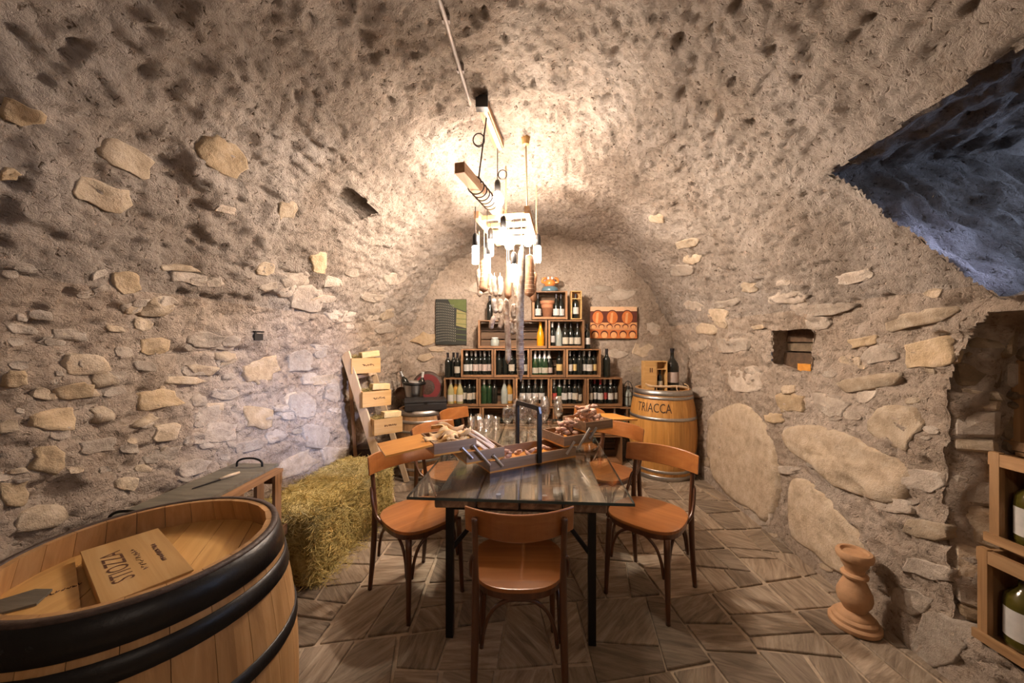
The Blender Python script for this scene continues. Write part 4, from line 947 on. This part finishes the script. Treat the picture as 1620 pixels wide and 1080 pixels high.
ds = thing('round_disc', 'dark round disc with red ring leaning on the wall behind the bucket', 'disc', (-1.03, 4.46, SZ - .02), 0, None, PI / 2 - .12)
obj('plate', MB().lathe([(0, 0), (.19, 0), (.195, .012), (.18, .02), (0, .02)], 32, (0, .2, 0)).mesh('plate', True), 'chime', ds)
obj('painted_ring', MB().lathe([(.09, .021), (.16, .021), (.16, .023), (.09, .023)], 32, (0, .2, 0)).mesh('painted_ring'), 'dial', ds)
pn_ = thing('copper_pan', 'dull copper pan hanging by its long handle left of the small barrel', 'pan', (-1.33, 4.42, .86), 0)
obj('bowl', MB().lathe([(0, 0), (.07, 0), (.075, .03), (.07, .03), (.065, .005), (0, .005)], 20).mesh('bowl', True), 'copper', pn_).rotation_euler = (PI / 2 - .1, 0, 0)
obj('handle', MB().tube([(0, 0, .07), (-.02, .01, .3)], .008, 8).mesh('handle'), 'copper', pn_)
sw = MB().box((0, 0, 0), (.016, .02, .05)).build('wall_hook', 'white_glaze', None, bevel=.003, loc=dp(634, 570, 4.62)); tag(sw, 'small white fitting on the wall above the copper pan', 'wall fitting')

# ------------------------------------------------------------------ leaning shelf with wine boxes
ls = thing('leaning_shelf', 'pale ladder shelf leaning against the left wall', 'ladder shelf', (-1.1, 3.6, FT))
ft, tp = Vector((0, 0, 0)), Vector((-.42, 0, 1.37))
def bar(name, a, b, w, d, m, par):
    a, b = Vector(a), Vector(b); v = b - a; return obj(name, MB().box((0, 0, 0), (w, d, v.length), rot=v.to_track_quat('Z', 'Y').to_matrix()).mesh(name), m, par, (a + b) / 2)
bar('rail', ft + Vector((0, -.26, 0)), tp + Vector((0, -.26, 0)), .03, .075, 'pale', ls)
bar('rail', ft + Vector((0, .24, 0)), tp + Vector((0, .24, 0)), .03, .05, 'pale', ls)
bar('back_leg', Vector((-.33, -.18, 0)), Vector((-.40, -.2, 1.1)), .03, .03, 'crate_v', ls)
for k, z_ in enumerate((.3, .6, .88, 1.14)): bar('rung', ft.lerp(tp, z_ / 1.37) + Vector((0, -.25, 0)), ft.lerp(tp, z_ / 1.37) + Vector((0, .23, 0)), .05, .03, 'pale', ls)
def straw_mesh(n, d, rg_, L_=(.04, .11), r=.0011, lift=0):
    mb = MB()
    for _ in range(n):
        p = Vector((rg_.uniform(-d[0], d[0]), rg_.uniform(-d[1], d[1]), rg_.uniform(0, d[2]) + lift)); v = Vector((rg_.gauss(0, 1), rg_.gauss(0, 1), rg_.gauss(0, .45))).normalized() * rg_.uniform(*L_)
        mb.tube([p - v / 2, p + Vector((0, 0, rg_.uniform(-.008, .012))), p + v / 2], r, 3, False)
    return mb.mesh('straw')
rs = random.Random(12)
bxs = [(dp(575, 577, 3.42), 'topmost'), (dp(592, 629, 3.4), 'middle'), (dp(610, 672, 3.38), 'lowest')]
for i, (p, nm) in enumerate(bxs):
    t = thing('wine_box', '%s open pine wine box on the leaning shelf, filled with straw' % nm, 'wine box', (p.x - .02, p.y + .05, p.z - .075), math.radians(38), 'wine boxes on the leaning shelf', 0, 0)
    for c, d in (((0, -.085, .07), (.26, .01, .14)), ((0, .085, .07), (.26, .01, .14)), ((-.125, 0, .07), (.01, .16, .14)), ((.125, 0, .07), (.01, .16, .14)), ((0, 0, .005), (.24, .16, .01))): obj('board', MB().box(c, d).mesh('board'), 'pine', t)
    o = obj('straw', straw_mesh(120, (.05, .05, .03), rs, (.04, .09), .0014, .125), 'hay', t); o['kind'] = 'stuff'; o.location.x = -.065
    q = scrawl(9, .11, .02, (0, 0, 0), 0, t, 'ink', .0022, 20 + i); q.rotation_euler = (PI / 2, 0, 0); q.location = (.02, -.0905, .075)
    me = MB().box((0, 0, 0), (.17, .085, .055)).mesh('cheese_block'); bevel_mesh(me, .01, 2)
    mm = Matrix.Translation(t.location) @ Matrix.Rotation(math.radians(38), 4, 'Z')
    o = obj('cheese_block', me, 'cheese', None, mm @ Vector((.05, -.01, .172 if i < 2 else .163))); o.rotation_euler = (0, -.12 if i == 0 else .05, math.radians(44)); tag(o, 'pale yellow cheese block in the %s box of the leaning shelf' % nm, 'cheese', 'cheese blocks on the leaning shelf')
for i, (z_, y_) in enumerate(((.06, 3.72), (.33, 3.68))):
    me = MB().box((0, 0, .11), (.2, .26, .22)).mesh('body'); bevel_mesh(me, .012); t = thing('storage_box', ['dark box on the floor behind the leaning shelf', 'dark box stacked on another behind the leaning shelf'][i], 'box', (-1.40, y_ - .1, FT + .23 * i), .1)
    obj('body', me, 'chime', t); obj('lid', MB().box((0, 0, .222), (.205, .265, .012)).mesh('lid'), 'chime', t)

# ------------------------------------------------------------------ hay bale
def hay(loc, d, n, label):
    t = thing('hay_bale', label, 'hay bale', loc); rh_ = random.Random(31)
    nx, ny, nz = 10, 24, 9; bm = bmesh.new(); bmesh.ops.create_cube(bm, size=1); bmesh.ops.subdivide_edges(bm, edges=bm.edges, cuts=11, use_grid_fill=True)
    for v in bm.verts:
        p = Vector((v.co.x * d[0], v.co.y * d[1], (v.co.z + .5) * d[2])); q = v.co * 2; e = (abs(q.x) ** 8 + abs(q.y) ** 12 + abs(q.z) ** 8) ** (1 / 8)
        f = float(fbm(np.array([p.y * 6 + p.x * 3]), np.array([p.z * 7 + p.x * 5]), 3, 77)[0]); s_ = (1 / max(e, 1)) * (1 + .09 * f)
        v.co = Vector((p.x * s_, p.y * s_, d[2] / 2 + (p.z - d[2] / 2) * s_))
        if v.co.z < .02: v.co.z = 0
    me = bpy.data.meshes.new('packed_hay'); bm.to_mesh(me); bm.free(); me.polygons.foreach_set('use_smooth', [True] * len(me.polygons)); obj('packed_hay', me, 'hay', t)
    mb = MB()
    for _ in range(n):
        f = rh_.random(); x, y, z = rh_.uniform(-.5, .5) * d[0], rh_.uniform(-.5, .5) * d[1], rh_.uniform(.01, 1) * d[2]
        if f < .38: z = d[2] * rh_.uniform(.94, 1.0); nn = Vector((0, 0, 1))
        elif f < .8: x = d[0] / 2 * rh_.uniform(.93, 1.02); nn = Vector((1, 0, 0))
        else: y = -d[1] / 2 * rh_.uniform(.95, 1.01); nn = Vector((0, -1, 0))
        v = Vector((rh_.gauss(0, .8), rh_.gauss(0, 1), rh_.gauss(0, .6))); v -= nn * v.dot(nn) * .75; v = v.normalized() * rh_.uniform(.05, .17)
        p = Vector((x, y, z)); k = nn * rh_.uniform(-.004, .016)
        e0, e1 = p - v / 2, p + v / 2 + nn * rh_.uniform(-.01, .02); e0.z = max(e0.z, .004); e1.z = max(e1.z, .004)
        mb.tube([e0, p + k, e1], rh_.uniform(.0011, .0024), 3, False)
    for _ in range(350):      # stalks fallen on the floor at its foot
        y = rh_.uniform(-.5, .55) * d[1]; x = d[0] / 2 + abs(rh_.gauss(0, .05)); p = Vector((x, y, .004)); v = Vector((rh_.gauss(0, 1), rh_.gauss(0, 1), 0)).normalized() * rh_.uniform(.03, .11)
        mb.tube([p - v / 2, p + Vector((0, 0, .004)), p + v / 2], .0012, 3, False)
    o = obj('straw', mb.mesh('straw'), 'straw', t); o['kind'] = 'stuff'; t.rotation_euler.z = -.10; return t
hay((-1.355, 2.76, FT), (.44, 1.08, .42), 15000, 'long golden hay bale lying along the left wall')

# ------------------------------------------------------------------ slate slab on a crate bench
bn = thing('crate_bench', 'orange-brown slatted crate stand behind the foreground barrel', 'crate', (-1.5, 1.82, FT))
HB = .735 - FT
for x in (-.13, 0, .125): obj('top_slat', MB().box((x, -.02, HB - .009), (.055, .72, .018)).mesh('top_slat'), 'crate_y', bn)
for y in (-.36, -.2, 0, .15, .30):
    obj('upright', MB().box((.14, y, HB / 2 - .01), (.018, .055, HB - .02)).mesh('upright'), 'crate_v', bn)
for y in (-.36, .30): obj('upright', MB().box((-.14, y, HB / 2 - .01), (.018, .055, HB - .02)).mesh('upright'), 'crate_v', bn)
for y in (-.34, .325): obj('cross_rail', MB().box((0, y, HB - .05), (.30, .018, .07)).mesh('cross_rail'), 'crate', bn)
for z_ in (.2, .36): obj('side_slat', MB().box((.158, -.02, z_), (.014, .76, .06)).mesh('side_slat'), 'crate_y', bn)
sl = thing('slate_tray', 'long grey-green slate serving slab with iron handles on the crate stand', 'serving slab', (-1.535, 1.80, .7365), -.02)
P = [(-.13 + R.uniform(-.006, .006), -.40), (.13, -.38)] + [(.13 + R.uniform(-.005, .005), -.38 + .77 * i / 6) for i in range(1, 7)] + [(-.13, .39)]
obj('slab', MB().prism(P, 0, .016).mesh('slab'), 'slate', sl)
for y in (-.33, .335): obj('handle', MB().tube(curve_pts([(-.075, y, .012), (-.07, y, .045), (-.03, y, .062), (.03, y, .062), (.07, y, .045), (.075, y, .012)], 4), .006, 8).mesh('handle', True), 'iron', sl)
kn = thing('cheese_knife', 'small knife with pale wooden handle lying on the slate slab', 'knife', (-1.53, 1.92, .7535), 1.25)
obj('blade', MB().prism([(-.13, -.003), (0, -.009), (0, .009), (-.12, .006)], .003, .006).mesh('blade'), 'iron', kn); obj('handle', MB().tube([(0, 0, .007), (.05, 0, .008), (.10, 0, .007)], [.007, .009, .007], 8).mesh('handle', True), 'pale', kn)

# ------------------------------------------------------------------ candlestick, niche boards, mallet
cp = [(0, 0), (.112, 0), (.116, .006), (.116, .022), (.108, .03), (.1, .032), (.1, .046), (.092, .054), (.083, .056), (.08, .066), (.066, .078), (.05, .084), (.058, .1), (.074, .125), (.08, .15), (.077, .175), (.062, .21), (.048, .24), (.045, .252), (.06, .256), (.062, .266), (.056, .274), (.044, .277), (.044, .29), (.052, .306), (.062, .322), (.064, .342), (.08, .348), (.083, .36), (.083, .374), (.076, .384), (.062, .384), (.056, .372), (0, .37)]
me = MB().lathe([(r_ * .92, z_) for r_, z_ in cp], 48).mesh('candlestick', True); me.set_sharp_from_angle(angle=.7)
o = obj('candlestick', me, 'clay', None, (1.775, 1.90, FT)); tag(o, 'turned terracotta candlestick standing on the floor by the right wall', 'candlestick')
ny = [p[0] for p in nich_u]; yc_ = (min(ny) + max(ny)) / 2; nb = bpy.data.objects['wall_niche']; xw = wallp(yc_, nich_u[2][1])[0].x
for i, (z0, z1) in enumerate(((1.22, 1.40), (1.41, 1.47), (1.475, 1.60))):
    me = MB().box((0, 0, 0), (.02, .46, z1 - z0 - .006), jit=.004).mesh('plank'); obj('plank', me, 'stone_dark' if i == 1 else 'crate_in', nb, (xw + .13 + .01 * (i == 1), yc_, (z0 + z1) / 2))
hmr = thing('mallet', 'orange wooden mallet leaning in the small wall niche', 'mallet', (xw + .05, yc_ - .10, 1.285))
obj('head', MB().box((0, .02, .02), (.05, .11, .05)).mesh('head'), 'tray_in', hmr); obj('handle', MB().tube([(0, -.02, .04), (.05, -.06, .24)], .011, 8).mesh('handle'), 'tray', hmr)
h2 = [wallp(*p)[0] for p in hole2_u]; c2 = sum(h2, Vector()) / 4
mt = thing('wall_socket', 'small square black box set in the left wall', 'wall box', c2 + Vector((-.02, 0, 0)))
obj('body', MB().box((0, 0, 0), (.05, .075, .05)).mesh('body'), 'black', mt); obj('rim', MB().box((.022, 0, .03), (.02, .08, .008)).mesh('rim'), 'iron', mt)

# ------------------------------------------------------------------ crates in the right alcove
def side_crate(loc, label, L_=.5, D_=.3, H_=.37):
    t = thing('bottle_crate', label, 'crate', loc, 0, 'crates in the right alcove'); e = .016     # open face towards -x, far end at +y
    obj('bottom_board', MB().box((D_ / 2, -L_ / 2, e / 2), (D_, L_, e)).mesh('bottom_board'), 'crl', t)
    obj('top_rail', MB().box((.012, -L_ / 2, H_ - .03), (.02, L_, .05)).mesh('top_rail'), 'crl', t); obj('top_board', MB().box((D_ / 2 + .05, -L_ / 2, H_ - e / 2), (D_ - .1, L_ - .02, e)).mesh('top_board'), 'crl', t)
    for y in (-e / 2, -L_ + e / 2): obj('end_board', MB().box((D_ / 2, y, H_ / 2), (D_ - .04, e, H_ - 2 * e)).mesh('end_board'), 'crl_v', t)
    for y in (-.02, -L_ + .02): obj('corner_post', MB().box((.013, y, H_ / 2), (.024, .03, H_ - .002)).mesh('corner_post'), 'crl_v', t)
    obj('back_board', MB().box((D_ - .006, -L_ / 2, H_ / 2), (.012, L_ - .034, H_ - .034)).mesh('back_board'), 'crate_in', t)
    obj('lip', MB().box((-.004, -L_ / 2, .02), (.014, L_ + .01, .035)).mesh('lip'), 'crl', t); return t
AZ = .292
side_crate((1.865, 1.475, AZ), 'lowest wooden bottle crate in the right alcove'); side_crate((1.945, 1.50, AZ + .372), 'middle wooden bottle crate in the right alcove'); side_crate((2.05, 1.515, AZ + .744), 'topmost wooden bottle crate in the right alcove')
for i, (x, y, z, lab) in enumerate(((1.955, 1.39, AZ + .0165, 'green-gold oil bottle with white label in the lowest alcove crate'), (2.03, 1.415, AZ + .3885, 'green-gold oil bottle with white label in the middle alcove crate'))):
    bottle((x, y, z), 'jug', 'bg_olive', 'cap_dark', 'lb_white', lab, None, -1.0, 'bottle', name='oil_bottle').scale = (1.25, 1.25, 1.28)
for x, y, z, lab in ((2.06, 1.22, AZ + .0165, 'green-gold oil bottle deeper in the lowest alcove crate'), (2.12, 1.26, AZ + .3885, 'green-gold oil bottle deeper in the middle alcove crate')):
    bottle((x, y, z), 'jug', 'bg_olive', 'cap_dark', 'lb_white', lab, None, -.9, 'bottle', name='oil_bottle').scale = (1.25, 1.25, 1.28)

# ------------------------------------------------------------------ ceiling fittings
def on_vault(px, py, lift): return wallp(*hit(px, py), lift)[0]
pp = [on_vault(*p, .035) for p in ((655, -130), (697, 0), (712, 55), (727, 105), (743, 158))]
cd = thing('conduit_pipe', 'thin grey conduit pipe running along the vault to the batten', 'pipe', pp[0])
obj('pipe', MB().tube([p - pp[0] for p in curve_pts(pp, 5)], .0095, 10).mesh('pipe', True), 'pipe', cd)
for p in (pp[1].lerp(pp[2], .4), pp[3]): obj('clip', MB().box(p - pp[0] + Vector((0, 0, .018)), (.035, .02, .035)).mesh('clip'), 'pipe', cd)
q0, q1 = on_vault(762, 158, .03), on_vault(789, 224, .03); v = q1 - q0
bt = thing('ceiling_batten', 'short wooden batten fixed to the crown of the vault', 'batten', q0)
rot = v.to_track_quat('Y', 'Z').to_matrix()
obj('strip', MB().box(v / 2, (.065, v.length, .035), rot=rot).mesh('strip'), 'beam', bt); obj('strip', MB().box(v / 2 + Vector((.008, 0, -.024)), (.03, v.length * .98, .014), rot=rot).mesh('strip'), 'pale', bt)
obj('junction_box', MB().box(Vector((0, -.02, -.01)), (.07, .05, .07)).mesh('junction_box'), 'black', bt)

# ------------------------------------------------------------------ hanging timber and frame
bs, be = dp(727, 265, 2.0), dp(803, 352, 2.93); be.z = bs.z; BZc = bs.z
hb = thing('hanging_beam', 'squared timber hung level below the vault, wound with cable', 'beam', bs); v = be - bs; bw = .058
obj('timber', MB().box(v / 2, (bw, v.length, bw), rot=v.to_track_quat('Y', 'Z').to_matrix()).mesh('timber'), 'beam', hb)
vd = v.normalized(); sd_ = vd.cross(Vector((0, 0, 1))).normalized(); hx = []
for i in range(0, 121):
    a = i / 120 * 2 * PI * 6; s_ = .22 + .34 * i / 120; r_ = .048
    hx.append(v * s_ + sd_ * math.cos(a) * r_ + Vector((0, 0, math.sin(a) * r_)))
obj('wound_cable', MB().tube(hx, .0045, 6).mesh('wound_cable', True), 'cord', hb)
def hangcord(a, b, mat='cord', r=.004, knot=None, nm='cord', parent=hb, base=None):
    base = base if base is not None else bs; P = [a - base, b - base]; obj(nm, MB().tube(P, r, 6).mesh(nm), mat, parent)
    if knot:
        c = a.lerp(b, knot) - base; obj('cable_loop', MB().tube([c + Vector((.035 * math.cos(i * .4) + (.03 if r < .0045 else -.03), .01 * math.sin(i * .13), .04 * math.sin(i * .4))) for i in range(34)], .0035, 6).mesh('cable_loop', True), mat, parent)
topc = lambda p: Vector((p.x, p.y, wallp(p.y, 1.5)[0].z - .01))
k1 = bs + v * .30; hangcord(q0 + v.normalized() * 0 + Vector((.02, .08, -.02)), k1 + Vector((0, 0, .04)), 'cord', .005, .35)
k2 = bs + v * .95; hangcord(topc(k2), k2 + Vector((0, 0, bw / 2)), 'rope', .006, None, 'rope')
FZ = BZc - .06
fl = thing('hanging_rack', 'ladder-like wooden rack hung by rope for the salami', 'rack', (0, 2.9, FZ))
ra, rb_ = dp(833, 317, 2.47), dp(849, 374, 3.32)
r0, r1 = Vector((.10, -.43, 0)), Vector((.22, .42, 0)); l0, l1 = Vector((-.25, -.33, 0)), Vector((-.12, .42, 0))
def bar2(nm, a, b, w, d, m, par):
    a, b = Vector(a), Vector(b); v_ = b - a; return obj(nm, MB().box((0, 0, 0), (w, v_.length, d), rot=v_.to_track_quat('Y', 'Z').to_matrix()).mesh(nm), m, par, (a + b) / 2)
bar2('rail', r0, r1, .035, .05, 'beam', fl); bar2('rail', l0, l1, .035, .05, 'beam', fl)
for k in (.12, .34, .56, .78, .96): bar2('rung', l0.lerp(l1, k) , r0.lerp(r1, k), .03, .03, 'pine', fl)
rp0 = Vector((r0.x + .005, r0.y + .06, .02)); tw = Vector((rp0.x, rp0.y + 2.9, 0)); obj('rope', MB().tube([rp0, Vector((rp0.x - .01, rp0.y, wallp(tw.y, 1.5)[0].z - FZ - .01))], .006, 6).mesh('rope'), 'rope', fl)
obj('ceiling_hook', MB().lathe([(0, 0), (.022, .01), (.03, .05), (.03, .07), (0, .07)], 12, (rp0.x - .01, rp0.y, wallp(tw.y, 1.5)[0].z - FZ - .06)).mesh('ceiling_hook'), 'pine', fl)
for a in (l1, r1): obj('rope', MB().tube([a, Vector((a.x, a.y, wallp(a.y + 2.9, 1.5)[0].z - FZ))], .006, 6).mesh('rope'), 'rope', fl)

# pendant bulbs
def lathe_bulb(r, h): return [(0, -h), (r * .6, -h + .006), (r, -h * .6), (r * .95, -h * .4), (r * .5, -.012), (r * .42, 0), (0, 0)]
soc = MB().lathe([(0, .085), (.008, .084), (.016, .075), (.021, .06), (.022, -.005), (.018, -.006), (0, -.004)], 16).mesh('socket', True)
bm_g = MB().lathe(lathe_bulb(.045, .115), 16).mesh('bulb', True); bm_t = MB().lathe([(0, -.13), (.02, -.127), (.022, -.12), (.022, -.01), (.016, 0), (0, 0)], 14).mesh('bulb', True)
def pendant(px, py, y, top, globe, label):
    p = dp(px, py, y); t = thing('pendant_bulb', label, 'light bulb', p, 0, 'bulbs hanging from the timber'); obj('socket', soc, 'black', t)
    obj('bulb', bm_g if globe else bm_t, ('bulb_mid' if globe == 2 else 'bulb') if globe else 'bulb_soft', t); obj('cord', MB().tube([(0, 0, .08), (0, 0, max(.1, top - p.z))], .0035, 6).mesh('cord'), 'cord', t)
pendant(787, 303, 2.56, wallp(2.56, 1.5)[0].z - .06, 2, 'lone bright globe bulb on a long cable above the timber')
cl_ = dp(795, 276, 2.56); t_ = [o for o in bpy.data.objects if o.name.startswith('pendant_bulb')][-1]
obj('cable_loop', MB().tube([cl_ - t_.location + Vector((.03 * math.cos(i * .4), .008 * math.sin(i * .13), .034 * math.sin(i * .4))) for i in range(34)], .0032, 6).mesh('cable_loop', True), 'cord', t_)
pendant(796, 360, 2.49, FZ, 2, 'bright globe bulb in the middle of the hanging meats')
pendant(806, 372, 2.98, FZ, True, 'bright globe bulb set back behind the middle of the rack')
pendant(835, 368, 3.1, FZ, 2, 'bright globe bulb under the right rail of the rack')
pendant(752, 388, 2.5, BZc - .03, False, 'leftmost tube bulb with black socket hanging alone')
pendant(771, 402, 2.55, BZc - .03, False, 'tube bulb with black socket, second from the left, lower than its neighbour')
pendant(813, 417, 2.6, FZ, False, 'tube bulb with black socket hanging lowest near the long white salami')
pendant(776, 378, 2.75, FZ, False, 'tube bulb half hidden behind the left hanging ham')
pendant(851, 388, 2.75, FZ, False, 'rightmost tube bulb at the outer edge of the rack')

# ------------------------------------------------------------------ salami and hams
def sausage(px, y0, y1, wpx, dist, m, label, bend=0, name='salami', group=None, net=False, top=None):
    a, b = dp(px, y0, dist), dp(px + bend, y1, dist); L_ = (a - b).length; r = wpx / 2 / F * dist; v_ = b - a; k = 14
    pts = []; rr = []
    for i in range(k + 1):
        s_ = i / k; pts.append(v_ * s_ + Vector((.006 * math.sin(s_ * 5 + px), .006 * math.cos(s_ * 4 + px), 0))); e = min(s_, 1 - s_) * L_ / r
        rr.append(r * (math.sqrt(max(0, 1 - (1 - min(1, e)) ** 2)) * .92 + .08) * (1 + .05 * math.sin(s_ * 23 + px)))
    t = thing(name, label, name.replace('_', ' '), a, 0, group); obj('casing', MB().tube(pts, rr, 12).mesh('casing', True), m, t)
    tz = (top if top else FZ) - a.z
    if tz > .01: obj('string', MB().tube([(0, 0, -.005), (0, 0, tz)], .002, 5).mesh('string'), 'string', t)
    if net:
        n = max(3, int(L_ / .028))
        for i in range(1, n):
            j = i / n; q = v_ * j; ri = float(np.interp(j, [x / k for x in range(k + 1)], rr)) + .001
            obj('net_ring', MB().tube([q + Vector((ri * math.cos(c * PI / 7), ri * math.sin(c * PI / 7), 0)) for c in range(15)], .0014, 4, False).mesh('net_ring'), 'string', t)
sausage(766, 408, 463, 15, 2.7, 'ham', 'dark brown cured ham hanging at the left of the rack', 0, 'cured_ham', net=True)
sausage(838, 402, 470, 18, 2.75, 'ham', 'large brown cured ham in a net at the right of the rack', -1, 'cured_ham', net=True)
sausage(825, 385, 604, 12, 2.6, 'salami', 'very long white speckled salami reaching lowest', -2, net=True)
sausage(805, 412, 474, 11, 2.7, 'ham', 'grey-brown salami hanging above the long thin pale one')
sausage(802, 470, 576, 9.5, 2.75, 'salami', 'long thin pale salami left of the white speckled one', 1)
sausage(844, 430, 478, 11, 2.95, 'ham', 'greyish salami half hidden behind the right ham')
sausage(758, 425, 470, 8, 2.95, 'salami', 'slim salami at the left behind the dark ham')
nms = ['topmost', 'middle', 'lowest']
for i, (ya, yb) in enumerate(((436, 470), (472, 496), (499, 521))):
    for j, px in enumerate((782, 791)):
        sausage(px - (2 if i == 2 and j == 0 else 0), ya, yb, 8, 2.68, 'salami', '%s small pale sausage in the %s string of three' % (nms[i], ['left', 'right'][j]), -2 if i == 2 and j == 0 else 1, 'small_sausage', 'small sausages strung in threes', top=dp(px, ya - 5, 2.68).z)
for i, (px, ya, yb) in enumerate(((815, 440, 472), (812, 480, 504), (808, 508, 530), (815, 503, 528))):
    sausage(px, ya, yb, 9, 2.78, 'salami', ['upper', 'middle', 'lower left', 'lower right'][i] + ' short sausage hanging between the two long salami', 2, 'small_sausage', 'short sausages between the long salami', top=dp(px, ya - 7, 2.78).z)
sausage(776, 432, 466, 8, 2.85, 'salami', 'short sausage next to the dark left ham', 0, 'small_sausage')

# added fill bulb behind the viewpoint, unseen, inferred from lit camera-facing sides
M['bulb_fill'] = emit('lit_bulb_glass_fill', BULBCOL, BULB * .11)
lp = thing('pendant_bulb', 'added bare globe bulb, unseen fill light behind the viewpoint', 'light bulb', (.35, -.85, 2.42))
obj('socket', soc, 'black', lp); obj('bulb', bm_g, 'bulb_fill', lp); obj('cord', MB().tube([(0, 0, .08), (0, 0, .5)], .0035, 6).mesh('cord'), 'cord', lp)
